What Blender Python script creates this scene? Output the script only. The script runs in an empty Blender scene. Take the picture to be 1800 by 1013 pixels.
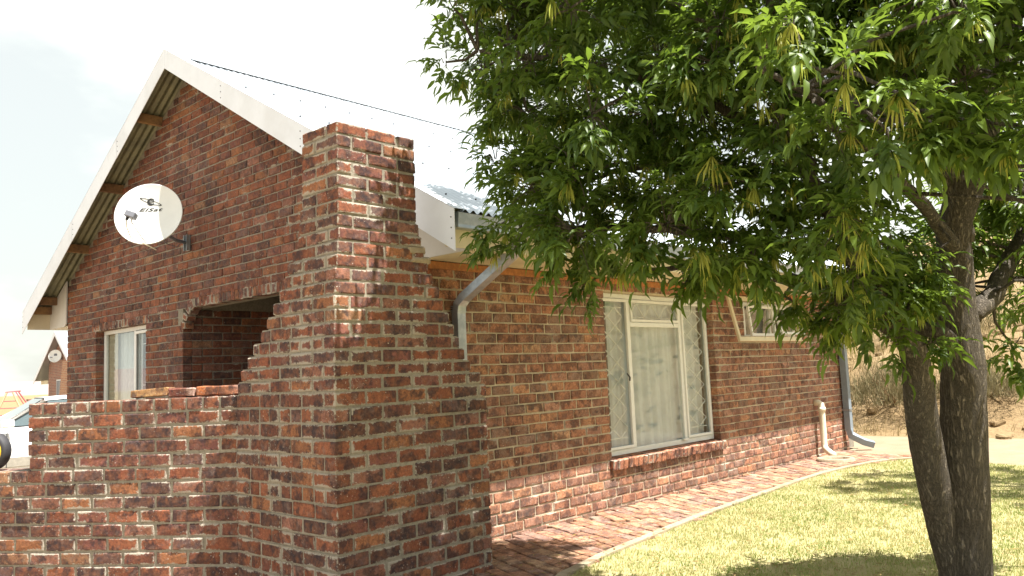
import bpy, math, random
import numpy as np
from mathutils import Vector, Matrix

rnd = random.Random(11)
nrs = np.random.RandomState(4)
scn = bpy.context.scene
col = scn.collection

# ------------------------------------------------------------------ camera
F, YAW, PITCH, ROLL, EYE = 1441.23, 0.739, 0.103817, -0.0438, 1.30
cam = bpy.data.cameras.new('camera'); camo = bpy.data.objects.new('camera', cam); col.objects.link(camo)
fwd = Vector((math.cos(YAW)*math.cos(PITCH), math.sin(YAW)*math.cos(PITCH), math.sin(PITCH)))
rt = Vector((math.sin(YAW), -math.cos(YAW), 0)); up = rt.cross(fwd)
r2 = rt*math.cos(ROLL)+up*math.sin(ROLL); u2 = -rt*math.sin(ROLL)+up*math.cos(ROLL)
camo.matrix_world = Matrix(((r2.x, u2.x, -fwd.x, 0), (r2.y, u2.y, -fwd.y, 0), (r2.z, u2.z, -fwd.z, EYE), (0, 0, 0, 1)))
cam.sensor_width = 36; cam.lens = F*36/1800; cam.clip_end = 20000; cam.clip_start = 0.05
scn.camera = camo
scn.render.resolution_x = 1024; scn.render.resolution_y = 576

# ------------------------------------------------------------------ sky, sun, exposure
SUN = Vector((0.30, -1.0, 2.65)).normalized()
el = math.asin(SUN.z); az = math.atan2(SUN.x, SUN.y)
world = bpy.data.worlds.new('World'); scn.world = world; world.use_nodes = True
wt = world.node_tree; wt.nodes.clear()
def wn(t, **k):
    n = wt.nodes.new(t)
    for a, b in k.items(): setattr(n, a, b)
    return n
out = wn('ShaderNodeOutputWorld'); bg = wn('ShaderNodeBackground'); bg.inputs['Strength'].default_value = 0.041
sky = wn('ShaderNodeTexSky', sky_type='NISHITA', sun_disc=False); sky.sun_elevation = el; sky.sun_rotation = az
sky.air_density = 1.3; sky.dust_density = 2.5; sky.ozone_density = 0.8
tc = wn('ShaderNodeTexCoord'); mp = wn('ShaderNodeMapping'); mp.inputs['Scale'].default_value = (1, 1, 2.2); mp.inputs['Location'].default_value = (.9, .25, .3)
nz = wn('ShaderNodeTexNoise'); nz.inputs['Scale'].default_value = 2.3; nz.inputs['Detail'].default_value = 6; nz.inputs['Roughness'].default_value = .55
cr = wn('ShaderNodeMapRange', interpolation_type='SMOOTHSTEP'); cr.inputs['From Min'].default_value = 0.40; cr.inputs['From Max'].default_value = 0.60
cr.inputs['To Min'].default_value = 0.60; cr.inputs['To Max'].default_value = 1.0
mx = wn('ShaderNodeMix', data_type='RGBA'); mx.inputs[7].default_value = (10.4, 10.7, 9.9, 1)
L = wt.links.new
L(tc.outputs['Generated'], mp.inputs[0]); L(mp.outputs[0], nz.inputs['Vector']); L(nz.outputs['Fac'], cr.inputs['Value'])
L(cr.outputs[0], mx.inputs[0]); L(sky.outputs[0], mx.inputs[6]); L(mx.outputs[2], bg.inputs['Color']); L(bg.outputs[0], out.inputs[0])
sun = bpy.data.lights.new('sun', 'SUN'); sun.energy = 5.0; sun.angle = math.radians(.5); sun.color = (1, .955, .88)
suno = bpy.data.objects.new('sun', sun); col.objects.link(suno)
suno.rotation_euler = (-SUN).to_track_quat('-Z', 'Y').to_euler()
vs = scn.view_settings; vs.view_transform = 'Standard'; vs.look = 'None'; vs.gamma = 1; vs.use_curve_mapping = False; vs.exposure = 1.62

# ------------------------------------------------------------------ helpers
class MB:
    def __init__(s, M=None): s.v = []; s.f = []; s.M = M or Matrix.Identity(4); s.at = []
    def add(s, vs, fs, at=None):
        b = len(s.v); s.v += [tuple(s.M @ Vector(p)) for p in vs]; s.f += [tuple(i+b for i in f) for f in fs]
        if at: s.at += at
        return s
    def box(s, x0, x1, y0, y1, z0, z1):
        v = [(x, y, z) for z in (z0, z1) for y in (y0, y1) for x in (x0, x1)]
        return s.add(v, [(0, 2, 3, 1), (4, 5, 7, 6), (0, 1, 5, 4), (2, 6, 7, 3), (0, 4, 6, 2), (1, 3, 7, 5)])
    def bbox(s, x0, x1, y0, y1, z0, z1, b=.004):
        v, f = cbox(x1-x0, y1-y0, z1-z0, b); c = ((x0+x1)/2, (y0+y1)/2, (z0+z1)/2)
        return s.add([(p[0]+c[0], p[1]+c[1], p[2]+c[2]) for p in v], f)
    def prism(s, poly, a0, a1, axis):
        n = len(poly)
        def P(p, a): return {'x': (a, p[0], p[1]), 'y': (p[0], a, p[1]), 'z': (p[0], p[1], a)}[axis]
        v = [P(p, a0) for p in poly]+[P(p, a1) for p in poly]
        return s.add(v, [tuple(range(n))[::-1], tuple(range(n, 2*n))]+[(i, (i+1) % n, n+(i+1) % n, n+i) for i in range(n)])
    def tube(s, pts, rad, n=8, cap=True, ry=None, wob=0, seed=0):
        rr = random.Random(seed)
        pts = [Vector(p) for p in pts]; m = len(pts)
        if not isinstance(rad, (list, tuple)): rad = [rad]*m
        vs_ = []; ref = None
        ph = [rr.uniform(0, 6.28) for _ in range(3)]
        for i, p in enumerate(pts):
            t = (pts[min(i+1, m-1)]-pts[max(i-1, 0)]).normalized()
            if ref is None:
                ref = Vector((0, 0, 1)) if abs(t.z) < .9 else Vector((1, 0, 0))
            a = (ref-t*ref.dot(t)).normalized(); ref = a; b = t.cross(a)
            for k in range(n):
                th = 2*math.pi*(k+.5)/n
                q = 1+wob*(math.sin(3*th+ph[0]+i*.3)*.5+math.sin(5*th+ph[1]-i*.23)*.35+rr.uniform(-.4, .4))
                vs_.append(p+(a*math.cos(th)*(ry or 1)+b*math.sin(th))*rad[i]*q)
        fs = [(i*n+k, i*n+(k+1) % n, (i+1)*n+(k+1) % n, (i+1)*n+k) for i in range(m-1) for k in range(n)]
        if cap: fs += [tuple(range(n))[::-1], tuple(range((m-1)*n, m*n))]
        return s.add(vs_, fs)
    def rtube(s, pts, w, d, cap=True):        # rectangular duct, w along x, d across, path in 3D
        pts = [Vector(p) for p in pts]; vs_ = []; m = len(pts); X = Vector((1, 0, 0))
        for i, p in enumerate(pts):
            t = (pts[min(i+1, m-1)]-pts[max(i-1, 0)]).normalized(); xx = (X-t*X.dot(t)).normalized(); b = t.cross(xx)
            for a_, c_ in ((-1, -1), (1, -1), (1, 1), (-1, 1)): vs_.append(p+xx*a_*w/2+b*c_*d/2)
        fs = [(i*4+k, i*4+(k+1) % 4, (i+1)*4+(k+1) % 4, (i+1)*4+k) for i in range(m-1) for k in range(4)]
        if cap: fs += [(0, 1, 2, 3), tuple(range((m-1)*4, m*4))]
        return s.add(vs_, fs)
    def lathe(s, prof, n=24):
        v = []; m = len(prof)
        for i, (r, z) in enumerate(prof):
            for k in range(n):
                a = 2*math.pi*k/n; v.append((r*math.cos(a), r*math.sin(a), z))
        return s.add(v, [(i*n+k, i*n+(k+1) % n, (i+1)*n+(k+1) % n, (i+1)*n+k) for i in range(m-1) for k in range(n)])
    def mesh(s, name, mat, smooth=False):
        me = bpy.data.meshes.new(name); me.from_pydata([tuple(p) for p in s.v], [], s.f)
        me.materials.append(mat)
        if smooth: me.polygons.foreach_set('use_smooth', [True]*len(me.polygons))
        me.update(); return me
    def build(s, name, mat, parent=None, smooth=False): return link(name, s.mesh(name, mat, smooth), parent)

def cbox(w, d, h, b, j=0, r=None):
    """box with chamfered edges, 24 vertices, 44 triangles"""
    v = []; idx = {}
    hx, hy, hz = w/2, d/2, h/2
    for sx in (-1, 1):
        for sy in (-1, 1):
            for sz in (-1, 1):
                for k in range(3):
                    p = [sx*(hx-b), sy*(hy-b), sz*(hz-b)]; p[k] = (sx*hx, sy*hy, sz*hz)[k]
                    if j: p = [q+r.uniform(-j, j) for q in p]
                    idx[(sx, sy, sz, k)] = len(v); v.append(tuple(p))
    f = []
    I = idx
    for k in range(3):
        a, c = [m for m in range(3) if m != k]
        for s in (-1, 1):
            q = []
            for (p, t) in ((-1, -1), (1, -1), (1, 1), (-1, 1)):
                sg = [0, 0, 0]; sg[k] = s; sg[a] = p; sg[c] = t; q.append(I[(sg[0], sg[1], sg[2], k)])
            if (s > 0) == (k == 1): q = q[::-1]
            f.append(tuple(q))
    for k in range(3):            # edges parallel to axis k
        a, c = [m for m in range(3) if m != k]
        for p in (-1, 1):
            for t in (-1, 1):
                def g(s, m):
                    sg = [0, 0, 0]; sg[k] = s; sg[a] = p; sg[c] = t; return I[(sg[0], sg[1], sg[2], m)]
                f.append((g(-1, a), g(1, a), g(1, c), g(-1, c)))
    for sx in (-1, 1):
        for sy in (-1, 1):
            for sz in (-1, 1): f.append(tuple(I[(sx, sy, sz, k)] for k in range(3)))
    return v, f

def tag(o, label=None, cat=None, group=None, kind=None):
    if label: o['label'] = label
    if cat: o['category'] = cat
    if group: o['group'] = group
    if kind: o['kind'] = kind
    return o
def link(name, data, parent=None, M=None):
    o = bpy.data.objects.new(name, data); col.objects.link(o)
    if parent is not None:
        o.parent = parent
        if parent.type == 'EMPTY': o.matrix_parent_inverse = Matrix.Translation(-parent.location)
    if M is not None: o.matrix_basis = M
    return o
def thing(name, loc, label, cat, group=None):
    o = bpy.data.objects.new(name, None); o.location = loc; o.empty_display_size = .2; col.objects.link(o)
    return tag(o, label, cat, group)
def np_mesh(name, V, Fc, mat, smooth=False, colr=None):
    me = bpy.data.meshes.new(name); n = Fc.shape[1]
    me.vertices.add(len(V)); me.vertices.foreach_set('co', V.astype(np.float32).ravel())
    me.loops.add(Fc.size); me.loops.foreach_set('vertex_index', Fc.astype(np.int32).ravel())
    me.polygons.add(len(Fc)); me.polygons.foreach_set('loop_start', (np.arange(len(Fc))*n).astype(np.int32)); me.polygons.foreach_set('loop_total', np.full(len(Fc), n, np.int32))
    if smooth: me.polygons.foreach_set('use_smooth', np.ones(len(Fc), bool))
    if colr is not None:
        a = me.attributes.new('tint', 'FLOAT_COLOR', 'POINT'); a.data.foreach_set('color', colr.astype(np.float32).ravel())
    me.update(calc_edges=True); me.materials.append(mat); return me

# ------------------------------------------------------------------ materials
class NT:
    def __init__(s, name):
        s.m = bpy.data.materials.new(name); s.m.use_nodes = True; s.t = s.m.node_tree; s.t.nodes.clear()
        s.o = s.n('ShaderNodeOutputMaterial'); s.b = s.n('ShaderNodeBsdfPrincipled'); s.l(s.b.outputs[0], s.o.inputs[0])
    def n(s, t, **k):
        x = s.t.nodes.new(t)
        for a, b in k.items(): setattr(x, a, b)
        return x
    def l(s, a, b): s.t.links.new(a, b)
    def pos(s): return s.n('ShaderNodeNewGeometry').outputs['Position']
    def noise(s, vec, sc, det=3, ro=.6, dim='3D'):
        x = s.n('ShaderNodeTexNoise'); x.inputs['Scale'].default_value = sc; x.inputs['Detail'].default_value = det; x.inputs['Roughness'].default_value = ro
        if vec is not None: s.l(vec, x.inputs['Vector'])
        return x.outputs['Fac']
    def rng(s, v, a, b, c=0., d=1.):
        x = s.n('ShaderNodeMapRange'); s.l(v, x.inputs['Value'])
        for k, q in zip(('From Min', 'From Max', 'To Min', 'To Max'), (a, b, c, d)): x.inputs[k].default_value = q
        return x.outputs[0]
    def mix(s, f, a, b, mode='MIX'):
        x = s.n('ShaderNodeMix', data_type='RGBA', blend_type=mode)
        for i, q in ((0, f), (6, a), (7, b)):
            if isinstance(q, (int, float)): x.inputs[i].default_value = q
            elif isinstance(q, tuple): x.inputs[i].default_value = (*q, 1)
            else: s.l(q, x.inputs[i])
        return x.outputs[2]
    def math(s, op, a, b=None):
        x = s.n('ShaderNodeMath', operation=op)
        for i, q in ((0, a), (1, b)):
            if q is None: continue
            if isinstance(q, (int, float)): x.inputs[i].default_value = q
            else: s.l(q, x.inputs[i])
        return x.outputs[0]
    def bump(s, h, st, dist):
        x = s.n('ShaderNodeBump'); x.inputs['Strength'].default_value = st; x.inputs['Distance'].default_value = dist; s.l(h, x.inputs['Height']); s.l(x.outputs[0], s.b.inputs['Normal'])
    def base(s, c):
        if isinstance(c, tuple): s.b.inputs['Base Color'].default_value = (*c, 1)
        else: s.l(c, s.b.inputs['Base Color'])
    def set(s, ro=.8, me=0, sp=.5):
        s.b.inputs['Roughness'].default_value = ro; s.b.inputs['Metallic'].default_value = me; s.b.inputs['Specular IOR Level'].default_value = sp; return s

MORT = (.30, .26, .20)
def brick_mat(name, src):
    q = NT(name); P = q.pos()
    c = q.n('ShaderNodeObjectInfo').outputs['Color'] if src == 'obj' else q.n('ShaderNodeAttribute', attribute_name='tint').outputs['Color']
    lp = q.n('ShaderNodeAttribute', attribute_name='lp').outputs['Vector']; sz = q.n('ShaderNodeAttribute', attribute_name='sz').outputs['Vector']
    ab = q.n('ShaderNodeVectorMath', operation='ABSOLUTE'); q.l(lp, ab.inputs[0])
    su = q.n('ShaderNodeVectorMath', operation='SUBTRACT'); q.l(sz, su.inputs[0]); q.l(ab.outputs[0], su.inputs[1])
    sp = q.n('ShaderNodeSeparateXYZ'); q.l(su.outputs[0], sp.inputs[0]); x, y, z = sp.outputs
    mn = q.math('MINIMUM', q.math('MINIMUM', x, y), z); mxx = q.math('MAXIMUM', q.math('MAXIMUM', x, y), z)
    e = q.math('SUBTRACT', q.math('SUBTRACT', q.math('ADD', q.math('ADD', x, y), z), mn), mxx)     # distance to nearest arris
    n1 = q.noise(P, 9, 4, .65); n2 = q.noise(P, 55, 4, .7); n3 = q.noise(P, 190, 2, .6); n4 = q.noise(P, 24, 3, .6)
    al0 = q.n('ShaderNodeObjectInfo').outputs['Alpha'] if src == 'obj' else q.n('ShaderNodeAttribute', attribute_name='tint').outputs['Alpha']
    dark = q.rng(n1, .475, .565); c = q.mix(q.math('MULTIPLY', dark, q.math('MULTIPLY', .82, q.rng(al0, .2, 1, .55, 1))), c, (.036, .033, .040))
    c = q.mix(q.rng(n4, .40, .72, 0, .65), c, (.34, .14, .07)); c = q.mix(q.rng(q.noise(P, 14, 3, .6), .56, .68, 0, .55), c, (.26, .18, .15))
    c = q.mix(q.rng(n2, .3, .7, .65, 0), c, (.05, .02, .016))
    pit = q.rng(n3, .62, .68); c = q.mix(q.math('MULTIPLY', pit, .75), c, (.03, .02, .018))
    e2 = q.math('ADD', e, q.math('MULTIPLY', q.math('SUBTRACT', n2, .5), .045))
    e3 = q.math('ADD', e2, q.math('MULTIPLY', q.math('SUBTRACT', q.noise(P, 4.5, 3, .6), .5), .075))
    al = q.n('ShaderNodeObjectInfo').outputs['Alpha'] if src == 'obj' else q.n('ShaderNodeAttribute', attribute_name='tint').outputs['Alpha']
    e3 = q.math('ADD', e3, q.math('MULTIPLY', q.math('SUBTRACT', 1.0, al), .020))
    smear = q.rng(e3, .000, .006, 1, 0); c = q.mix(q.math('MULTIPLY', smear, .85), c, (.40, .365, .305))
    fl = q.math('MULTIPLY', q.rng(q.noise(P, 85, 3, .6), .65, .69), q.rng(q.noise(P, 5, 2, .5), .50, .60)); c = q.mix(q.math('MULTIPLY', fl, .8), c, (.62, .57, .50))
    q.base(c); q.set(.9, 0, .25)
    hh = q.math('ADD', q.math('ADD', q.math('MULTIPLY', n2, .6), q.math('MULTIPLY', n3, .25)), q.math('MULTIPLY', q.rng(e2, 0, .012), .5))
    q.bump(hh, .9, .006); return q.m
def simple(name, c, ro=.8, me=0., var=.15, sc=20, bs=.3, bd=.002, c2=None, sc2=3):
    q = NT(name); P = q.pos(); n = q.noise(P, sc, 4, .6)
    cc = q.mix(q.rng(n, .3, .7), tuple(v*(1-var) for v in c), tuple(min(1, v*(1+var)) for v in c))
    if c2: cc = q.mix(q.rng(q.noise(P, sc2, 4, .65), .45, .65), cc, c2)
    q.base(cc); q.set(ro, me); q.bump(n, bs, bd); return q.m
B_OBJ = brick_mat('brick_single', 'obj'); B_ATT = brick_mat('brick_joined', 'att')
def mortar_mat(nm, ca, cb):
    q = NT(nm); P = q.pos(); n = q.noise(P, 45, 5, .7); m = q.noise(P, 3, 3)
    c = q.mix(q.rng(n, .3, .7), ca, cb); c = q.mix(q.rng(m, .4, .7, 0, .35), c, (.15, .14, .12))
    q.base(c); q.set(.95, 0, .2); q.bump(n, .8, .006); return q.m
M_MORT = mortar_mat('mortar', (.19, .165, .13), (.34, .305, .245)); M_MORTL = mortar_mat('pale_mortar', (.42, .35, .25), (.60, .52, .39))  # pale mortar carries the long wall's sunlight in its colour
M_WHITE = simple('white_painted_metal', (.77, .81, .90), .45, 0, .03, 6, .1, .001, (.70, .73, .80), 2)
M_FRAME = simple('white_window_paint', (.74, .75, .74), .4, 0, .05, 30, .15, .001)
M_CREAM = simple('cream_board', (.66, .58, .42), .7, 0, .06, 12, .2, .001, (.58, .50, .36), 2)
M_BOX = simple('grey_white_board', (.55, .53, .50), .7, 0, .05, 10, .2, .001)
M_GALV = simple('galvanised_steel', (.38, .42, .45), .38, .8, .15, 25, .15, .001, (.28, .32, .35), 9)
M_GALV2 = simple('painted_blue_grey_steel', (.22, .27, .32), .45, .2, .1, 15, .1, .001)
M_TIMB = simple('old_timber', (.16, .085, .04), .85, 0, .4, 30, .4, .002, (.30, .17, .07), 5)
M_RAIL = simple('orange_stained_timber', (.36, .14, .045), .7, 0, .3, 25, .3, .002)
M_CONC = simple('pale_concrete', (.33, .27, .19), .9, 0, .25, 40, .8, .006, (.24, .185, .12), 5)
M_PVC = simple('cream_pvc', (.70, .64, .50), .4, 0, .05, 15, .05, .001)
M_BLACK = simple('black_rubber', (.03, .03, .035), .7)
M_GREY = simple('grey_plastic', (.15, .155, .18), .5)
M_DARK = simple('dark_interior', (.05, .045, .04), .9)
M_PLASTER = simple('inner_plaster', (.16, .13, .11), .9)
def roof_mat():
    q = NT('corrugated_zinc'); P = q.pos(); n = q.noise(P, 2.2, 5, .6)
    q.base(q.mix(q.rng(n, .35, .7), (.52, .56, .61), (.44, .49, .55))); q.set(.34, .75); q.bump(q.noise(P, 60, 2), .1, .001); return q.m
M_ROOF = roof_mat()
def under_mat():
    q = NT('roof_sheet_underside'); P = q.pos(); n = q.noise(P, 5, 4)
    q.base(q.mix(q.rng(n, .35, .7), (.22, .21, .13), (.14, .135, .09))); q.set(.5, .3); return q.m
M_UNDER = under_mat()
def glass_mat():
    q = NT('window_glass'); q.t.nodes.remove(q.b)
    gl = q.n('ShaderNodeBsdfGlossy'); gl.inputs['Roughness'].default_value = .02
    tr = q.n('ShaderNodeBsdfTransparent'); tr.inputs[0].default_value = (.95, .97, .96, 1); lw = q.n('ShaderNodeLayerWeight'); lw.inputs['Blend'].default_value = .5
    f = q.math('ADD', q.math('MULTIPLY', q.math('POWER', lw.outputs['Facing'], 3.0), .6), .06)
    mxs = q.n('ShaderNodeMixShader'); q.l(f, mxs.inputs[0]); q.l(tr.outputs[0], mxs.inputs[1]); q.l(gl.outputs[0], mxs.inputs[2]); q.l(mxs.outputs[0], q.o.inputs[0])
    return q.m
M_GLASS = glass_mat()
def cloth_mat():
    q = NT('white_net_curtain'); P = q.pos(); n = q.noise(P, 18, 4); c = q.mix(q.rng(n, .45, .62), (.82, .87, .92), (.76, .80, .85)); q.base(c); q.set(.9, 0, .1)
    tr = q.n('ShaderNodeBsdfTranslucent'); tr.inputs[0].default_value = (.7, .7, .68, 1); m = q.n('ShaderNodeMixShader'); m.inputs[0].default_value = .25
    q.l(q.b.outputs[0], m.inputs[1]); q.l(tr.outputs[0], m.inputs[2]); q.l(m.outputs[0], q.o.inputs[0]); return q.m
M_CLOTH = cloth_mat()
def leaf_mat(name, c1, c2, c3, src):
    q = NT(name); P = q.pos()
    if src == 'obj': r = q.n('ShaderNodeObjectInfo').outputs['Random']
    else: r = q.n('ShaderNodeAttribute', attribute_name='tint').outputs['Fac']
    big = q.noise(P, 1.3, 2)
    c = q.mix(r, c1, c2); c = q.mix(q.rng(big, .45, .7, 0, .7), c, c3)
    q.base(c); q.set(.42, 0, .35)
    tr = q.n('ShaderNodeBsdfTranslucent'); q.l(q.mix(.35, c, (.30, .42, .03)), tr.inputs[0]); m = q.n('ShaderNodeMixShader'); m.inputs[0].default_value = .48
    q.l(q.b.outputs[0], m.inputs[1]); q.l(tr.outputs[0], m.inputs[2]); q.l(m.outputs[0], q.o.inputs[0]); return q.m
LC = ((.045, .090, .016), (.16, .24, .05), (.11, .17, .025))
M_LEAF_O = leaf_mat('leaf_single', *LC, 'obj'); M_LEAF = leaf_mat('leaf_joined', *LC, 'att')
SC = ((.36, .42, .07), (.44, .42, .10), (.38, .44, .08))
M_SEED = leaf_mat('seed_pods', *SC, 'obj')
def bark_mat():
    q = NT('bark'); P = q.pos(); mp_ = q.n('ShaderNodeMapping'); mp_.inputs['Scale'].default_value = (1, 1, .16); q.l(P, mp_.inputs[0])
    nn = q.n('ShaderNodeTexNoise'); nn.inputs['Scale'].default_value = 9; nn.inputs['Detail'].default_value = 3; q.l(P, nn.inputs['Vector'])
    ml = q.n('ShaderNodeVectorMath', operation='SCALE'); ml.inputs['Scale'].default_value = .035; q.l(nn.outputs['Color'], ml.inputs[0]); wv = q.n('ShaderNodeVectorMath', operation='ADD'); q.l(mp_.outputs[0], wv.inputs[0]); q.l(ml.outputs[0], wv.inputs[1])
    W = wv.outputs[0]; a = q.noise(W, 55, 5, .65); r = q.math('ABSOLUTE', q.math('SUBTRACT', a, .5)); n = q.noise(P, 90, 4, .7); big = q.noise(P, 4, 3)
    c = q.mix(q.rng(r, 0, .09), (.075, .062, .050), (.22, .185, .145)); c = q.mix(q.rng(n, .42, .7, 0, .65), c, (.21, .175, .135)); c = q.mix(q.rng(big, .4, .7, 0, .45), c, (.15, .14, .12))
    fl = q.math('MULTIPLY', q.rng(q.noise(W, 80, 2), .62, .67), q.rng(q.noise(P, 6, 2), .40, .6)); c = q.mix(q.math('MULTIPLY', fl, .8), c, (.36, .31, .24))
    q.base(c); q.set(.95, 0, .2); q.bump(q.math('ADD', q.rng(r, 0, .12), q.math('MULTIPLY', n, .5)), 1, .020); return q.m
M_BARK = bark_mat()
def ground_mat(name, c1, c2, c3, sc=1.2, bd=.01):
    q = NT(name); P = q.pos(); n = q.noise(P, sc, 6, .65); m = q.noise(P, sc*14, 4, .7)
    c = q.mix(q.rng(n, .35, .65), c1, c2); c = q.mix(q.rng(m, .5, .72, 0, .7), c, c3); q.base(c); q.set(.95, 0, .15)
    q.bump(q.math('ADD', m, q.math('MULTIPLY', n, .6)), .7, bd); return q.m
M_SAND = ground_mat('dusty_ground', (.24, .19, .13), (.29, .235, .165), (.20, .155, .105))
M_ROAD = ground_mat('gravel_road', (.235, .175, .115), (.28, .215, .15), (.195, .145, .095), 2.0)
M_LAWN = ground_mat('lawn_soil', (.30, .26, .12), (.35, .31, .16), (.38, .31, .19), 3.0)
M_HILL = ground_mat('dry_bank', (.21, .145, .075), (.26, .19, .105), (.11, .07, .04), 1.1, .05)
M_FAR = ground_mat('far_hills', (.24, .19, .185), (.27, .215, .20), (.21, .185, .18), .004)
def blade_mat(name, a, b):
    q = NT(name); r = q.n('ShaderNodeAttribute', attribute_name='tint').outputs['Fac']; c = q.mix(r, a, b)
    pt = q.noise(q.pos(), 2.2, 3); c = q.mix(q.rng(pt, .45, .65, 0, .6), c, tuple(x*.5+y*.5 for x, y in zip(b, (.38, .33, .16))))
    q.base(c); q.set(.7, 0, .2)
    tr = q.n('ShaderNodeBsdfTranslucent'); q.l(c, tr.inputs[0]); m = q.n('ShaderNodeMixShader'); m.inputs[0].default_value = .3
    q.l(q.b.outputs[0], m.inputs[1]); q.l(tr.outputs[0], m.inputs[2]); q.l(m.outputs[0], q.o.inputs[0]); return q.m
M_GRASS = blade_mat('lawn_blades', (.18, .265, .055), (.43, .42, .18)); M_DRY = blade_mat('dry_blades', (.22, .16, .075), (.34, .265, .13)); M_SCRUB = blade_mat('scrub_twigs', (.10, .09, .045), (.20, .17, .09))

# ------------------------------------------------------------------ bricks
PAL = [((.24, .078, .043), 6), ((.30, .105, .055), 5), ((.155, .058, .042), 5), ((.36, .155, .07), 3), ((.035, .032, .036), 2), ((.29, .14, .105), 4), ((.065, .05, .052), 3), ((.12, .085, .085), 3), ((.36, .21, .12), 1), ((.19, .075, .065), 4)]
PALX = [tuple((v*.85+m*.15)*1.12 for v, m in zip(c, (.225, .092, .062))) for c, w in PAL for _ in range(w)]
def bcol(r, warm=0):
    c = r.choice(PALX); k = r.uniform(.8, 1.2); return tuple(min(.6, v*k*(1+warm*(.12 if i == 0 else 0))) for i, v in enumerate(c))
PROTO = {}
def brick_mesh(w, d, h, r):
    key = (round(w/.02), round(d/.02), round(h/.008), r.randrange(8))
    if key not in PROTO:
        v, f = cbox(w, d, h, .0055, .0022, r); mb = MB().add(v, f); me = mb.mesh('brick', B_OBJ)
        a = me.attributes.new('lp', 'FLOAT_VECTOR', 'POINT'); a.data.foreach_set('vector', [c for p in v for c in p])
        a = me.attributes.new('sz', 'FLOAT_VECTOR', 'POINT'); a.data.foreach_set('vector', [w/2, d/2, h/2]*24); PROTO[key] = (me, (w, d, h))
    return PROTO[key]
def put_bricks(lst, parent, limit, names='brick', joined='brickwork', vis=None, jl=None):
    """lst: (centre, size(w,d,h), rotation matrix3, colour).  Nearest visible ones become single objects."""
    cam0 = Vector((0, 0, EYE))
    def key(b): return (0 if (vis is None or vis(b)) else 1, (Vector(b[0])-cam0).length)
    order = sorted(lst, key=key)
    for b in order[:limit]:
        c, s, R_, co = b[:4]; me, q = brick_mesh(*s, rnd)
        o = link(names, me, parent, Matrix.Translation(c) @ R_.to_4x4() @ Matrix.Diagonal((s[0]/q[0], s[1]/q[1], s[2]/q[2], 1))); o.color = co if len(co) == 4 else (*co, 1)
    rest = order[limit:]
    if not rest: return
    V = []; Fc = []; LP = []; SZ = []; CO = []
    f3 = None
    for b in rest:
        c, s, R_, co = b[:4]; v, f = cbox(*s, .0055, .0022, rnd); base = len(V)
        for p in v: V.append(tuple(R_ @ Vector(p)+Vector(c)))
        Fc += [tuple(i+base for i in q) for q in f]; LP += [x for p in v for x in p]; SZ += [s[0]/2, s[1]/2, s[2]/2]*24; CO += (list(co) if len(co) == 4 else [*co, 1])*24
    me = bpy.data.meshes.new(joined); me.from_pydata(V, [], Fc); me.materials.append(B_ATT)
    a = me.attributes.new('lp', 'FLOAT_VECTOR', 'POINT'); a.data.foreach_set('vector', LP)
    a = me.attributes.new('sz', 'FLOAT_VECTOR', 'POINT'); a.data.foreach_set('vector', SZ)
    a = me.attributes.new('tint', 'FLOAT_COLOR', 'POINT'); a.data.foreach_set('color', CO)
    tag(link(joined, me, parent), kind='stuff')
def hcol(r): return (*bcol(r), r.uniform(.15, .7))
def scol(r):          # long wall bricks: dust and sunlight both put into a paler colour
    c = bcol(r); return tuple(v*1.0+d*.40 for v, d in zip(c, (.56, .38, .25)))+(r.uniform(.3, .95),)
def rotz(a): return Matrix.Rotation(a, 3, 'Z')
def row(org, d, n, a, b, z, h, off, r, depth=.106, L_=.222, J=.011, warm=0, header=False, colf=None):
    """bricks of one course from s=a to s=b; org+d*s is the face line, n outward normal"""
    out_ = []; ang = math.atan2(-n[0]*-1, n[1]*-1)  # local -y -> n
    R_ = Matrix(((-n[1], -n[0], 0), (n[0], -n[1], 0), (0, 0, 1)))
    l = (.106 if header else L_); p = l+J; k = math.floor((a-off)/p)
    s = off+k*p; pc = []
    while s < b:
        s0 = max(s+J/2, a); s1 = min(s+p-J/2, b); s += p
        if s1 > s0: pc.append([s0, s1])
    if len(pc) > 1 and pc[0][1]-pc[0][0] < .05: pc[1][0] = pc[0][0]; pc.pop(0)
    if len(pc) > 1 and pc[-1][1]-pc[-1][0] < .05: pc[-2][1] = pc[-1][1]; pc.pop()
    if pc and b-pc[-1][1] < J: pc[-1][1] = b
    if pc and pc[0][0]-a < J: pc[0][0] = a
    for s0, s1 in pc:
        w = s1-s0+r.uniform(-.003, .003); c = (s0+s1)/2; pr = r.uniform(-.003, .003)
        cx = org[0]+d[0]*c-n[0]*(depth/2+pr); cy = org[1]+d[1]*c-n[1]*(depth/2+pr)
        tilt = Matrix.Rotation(r.uniform(-.008, .008), 3, 'Y')
        out_.append(((cx, cy, z+r.uniform(-.0015, .0015)), (w, depth, h+r.uniform(-.003, .002)), R_ @ tilt, (colf or bcol)(r)))
    return out_
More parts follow.
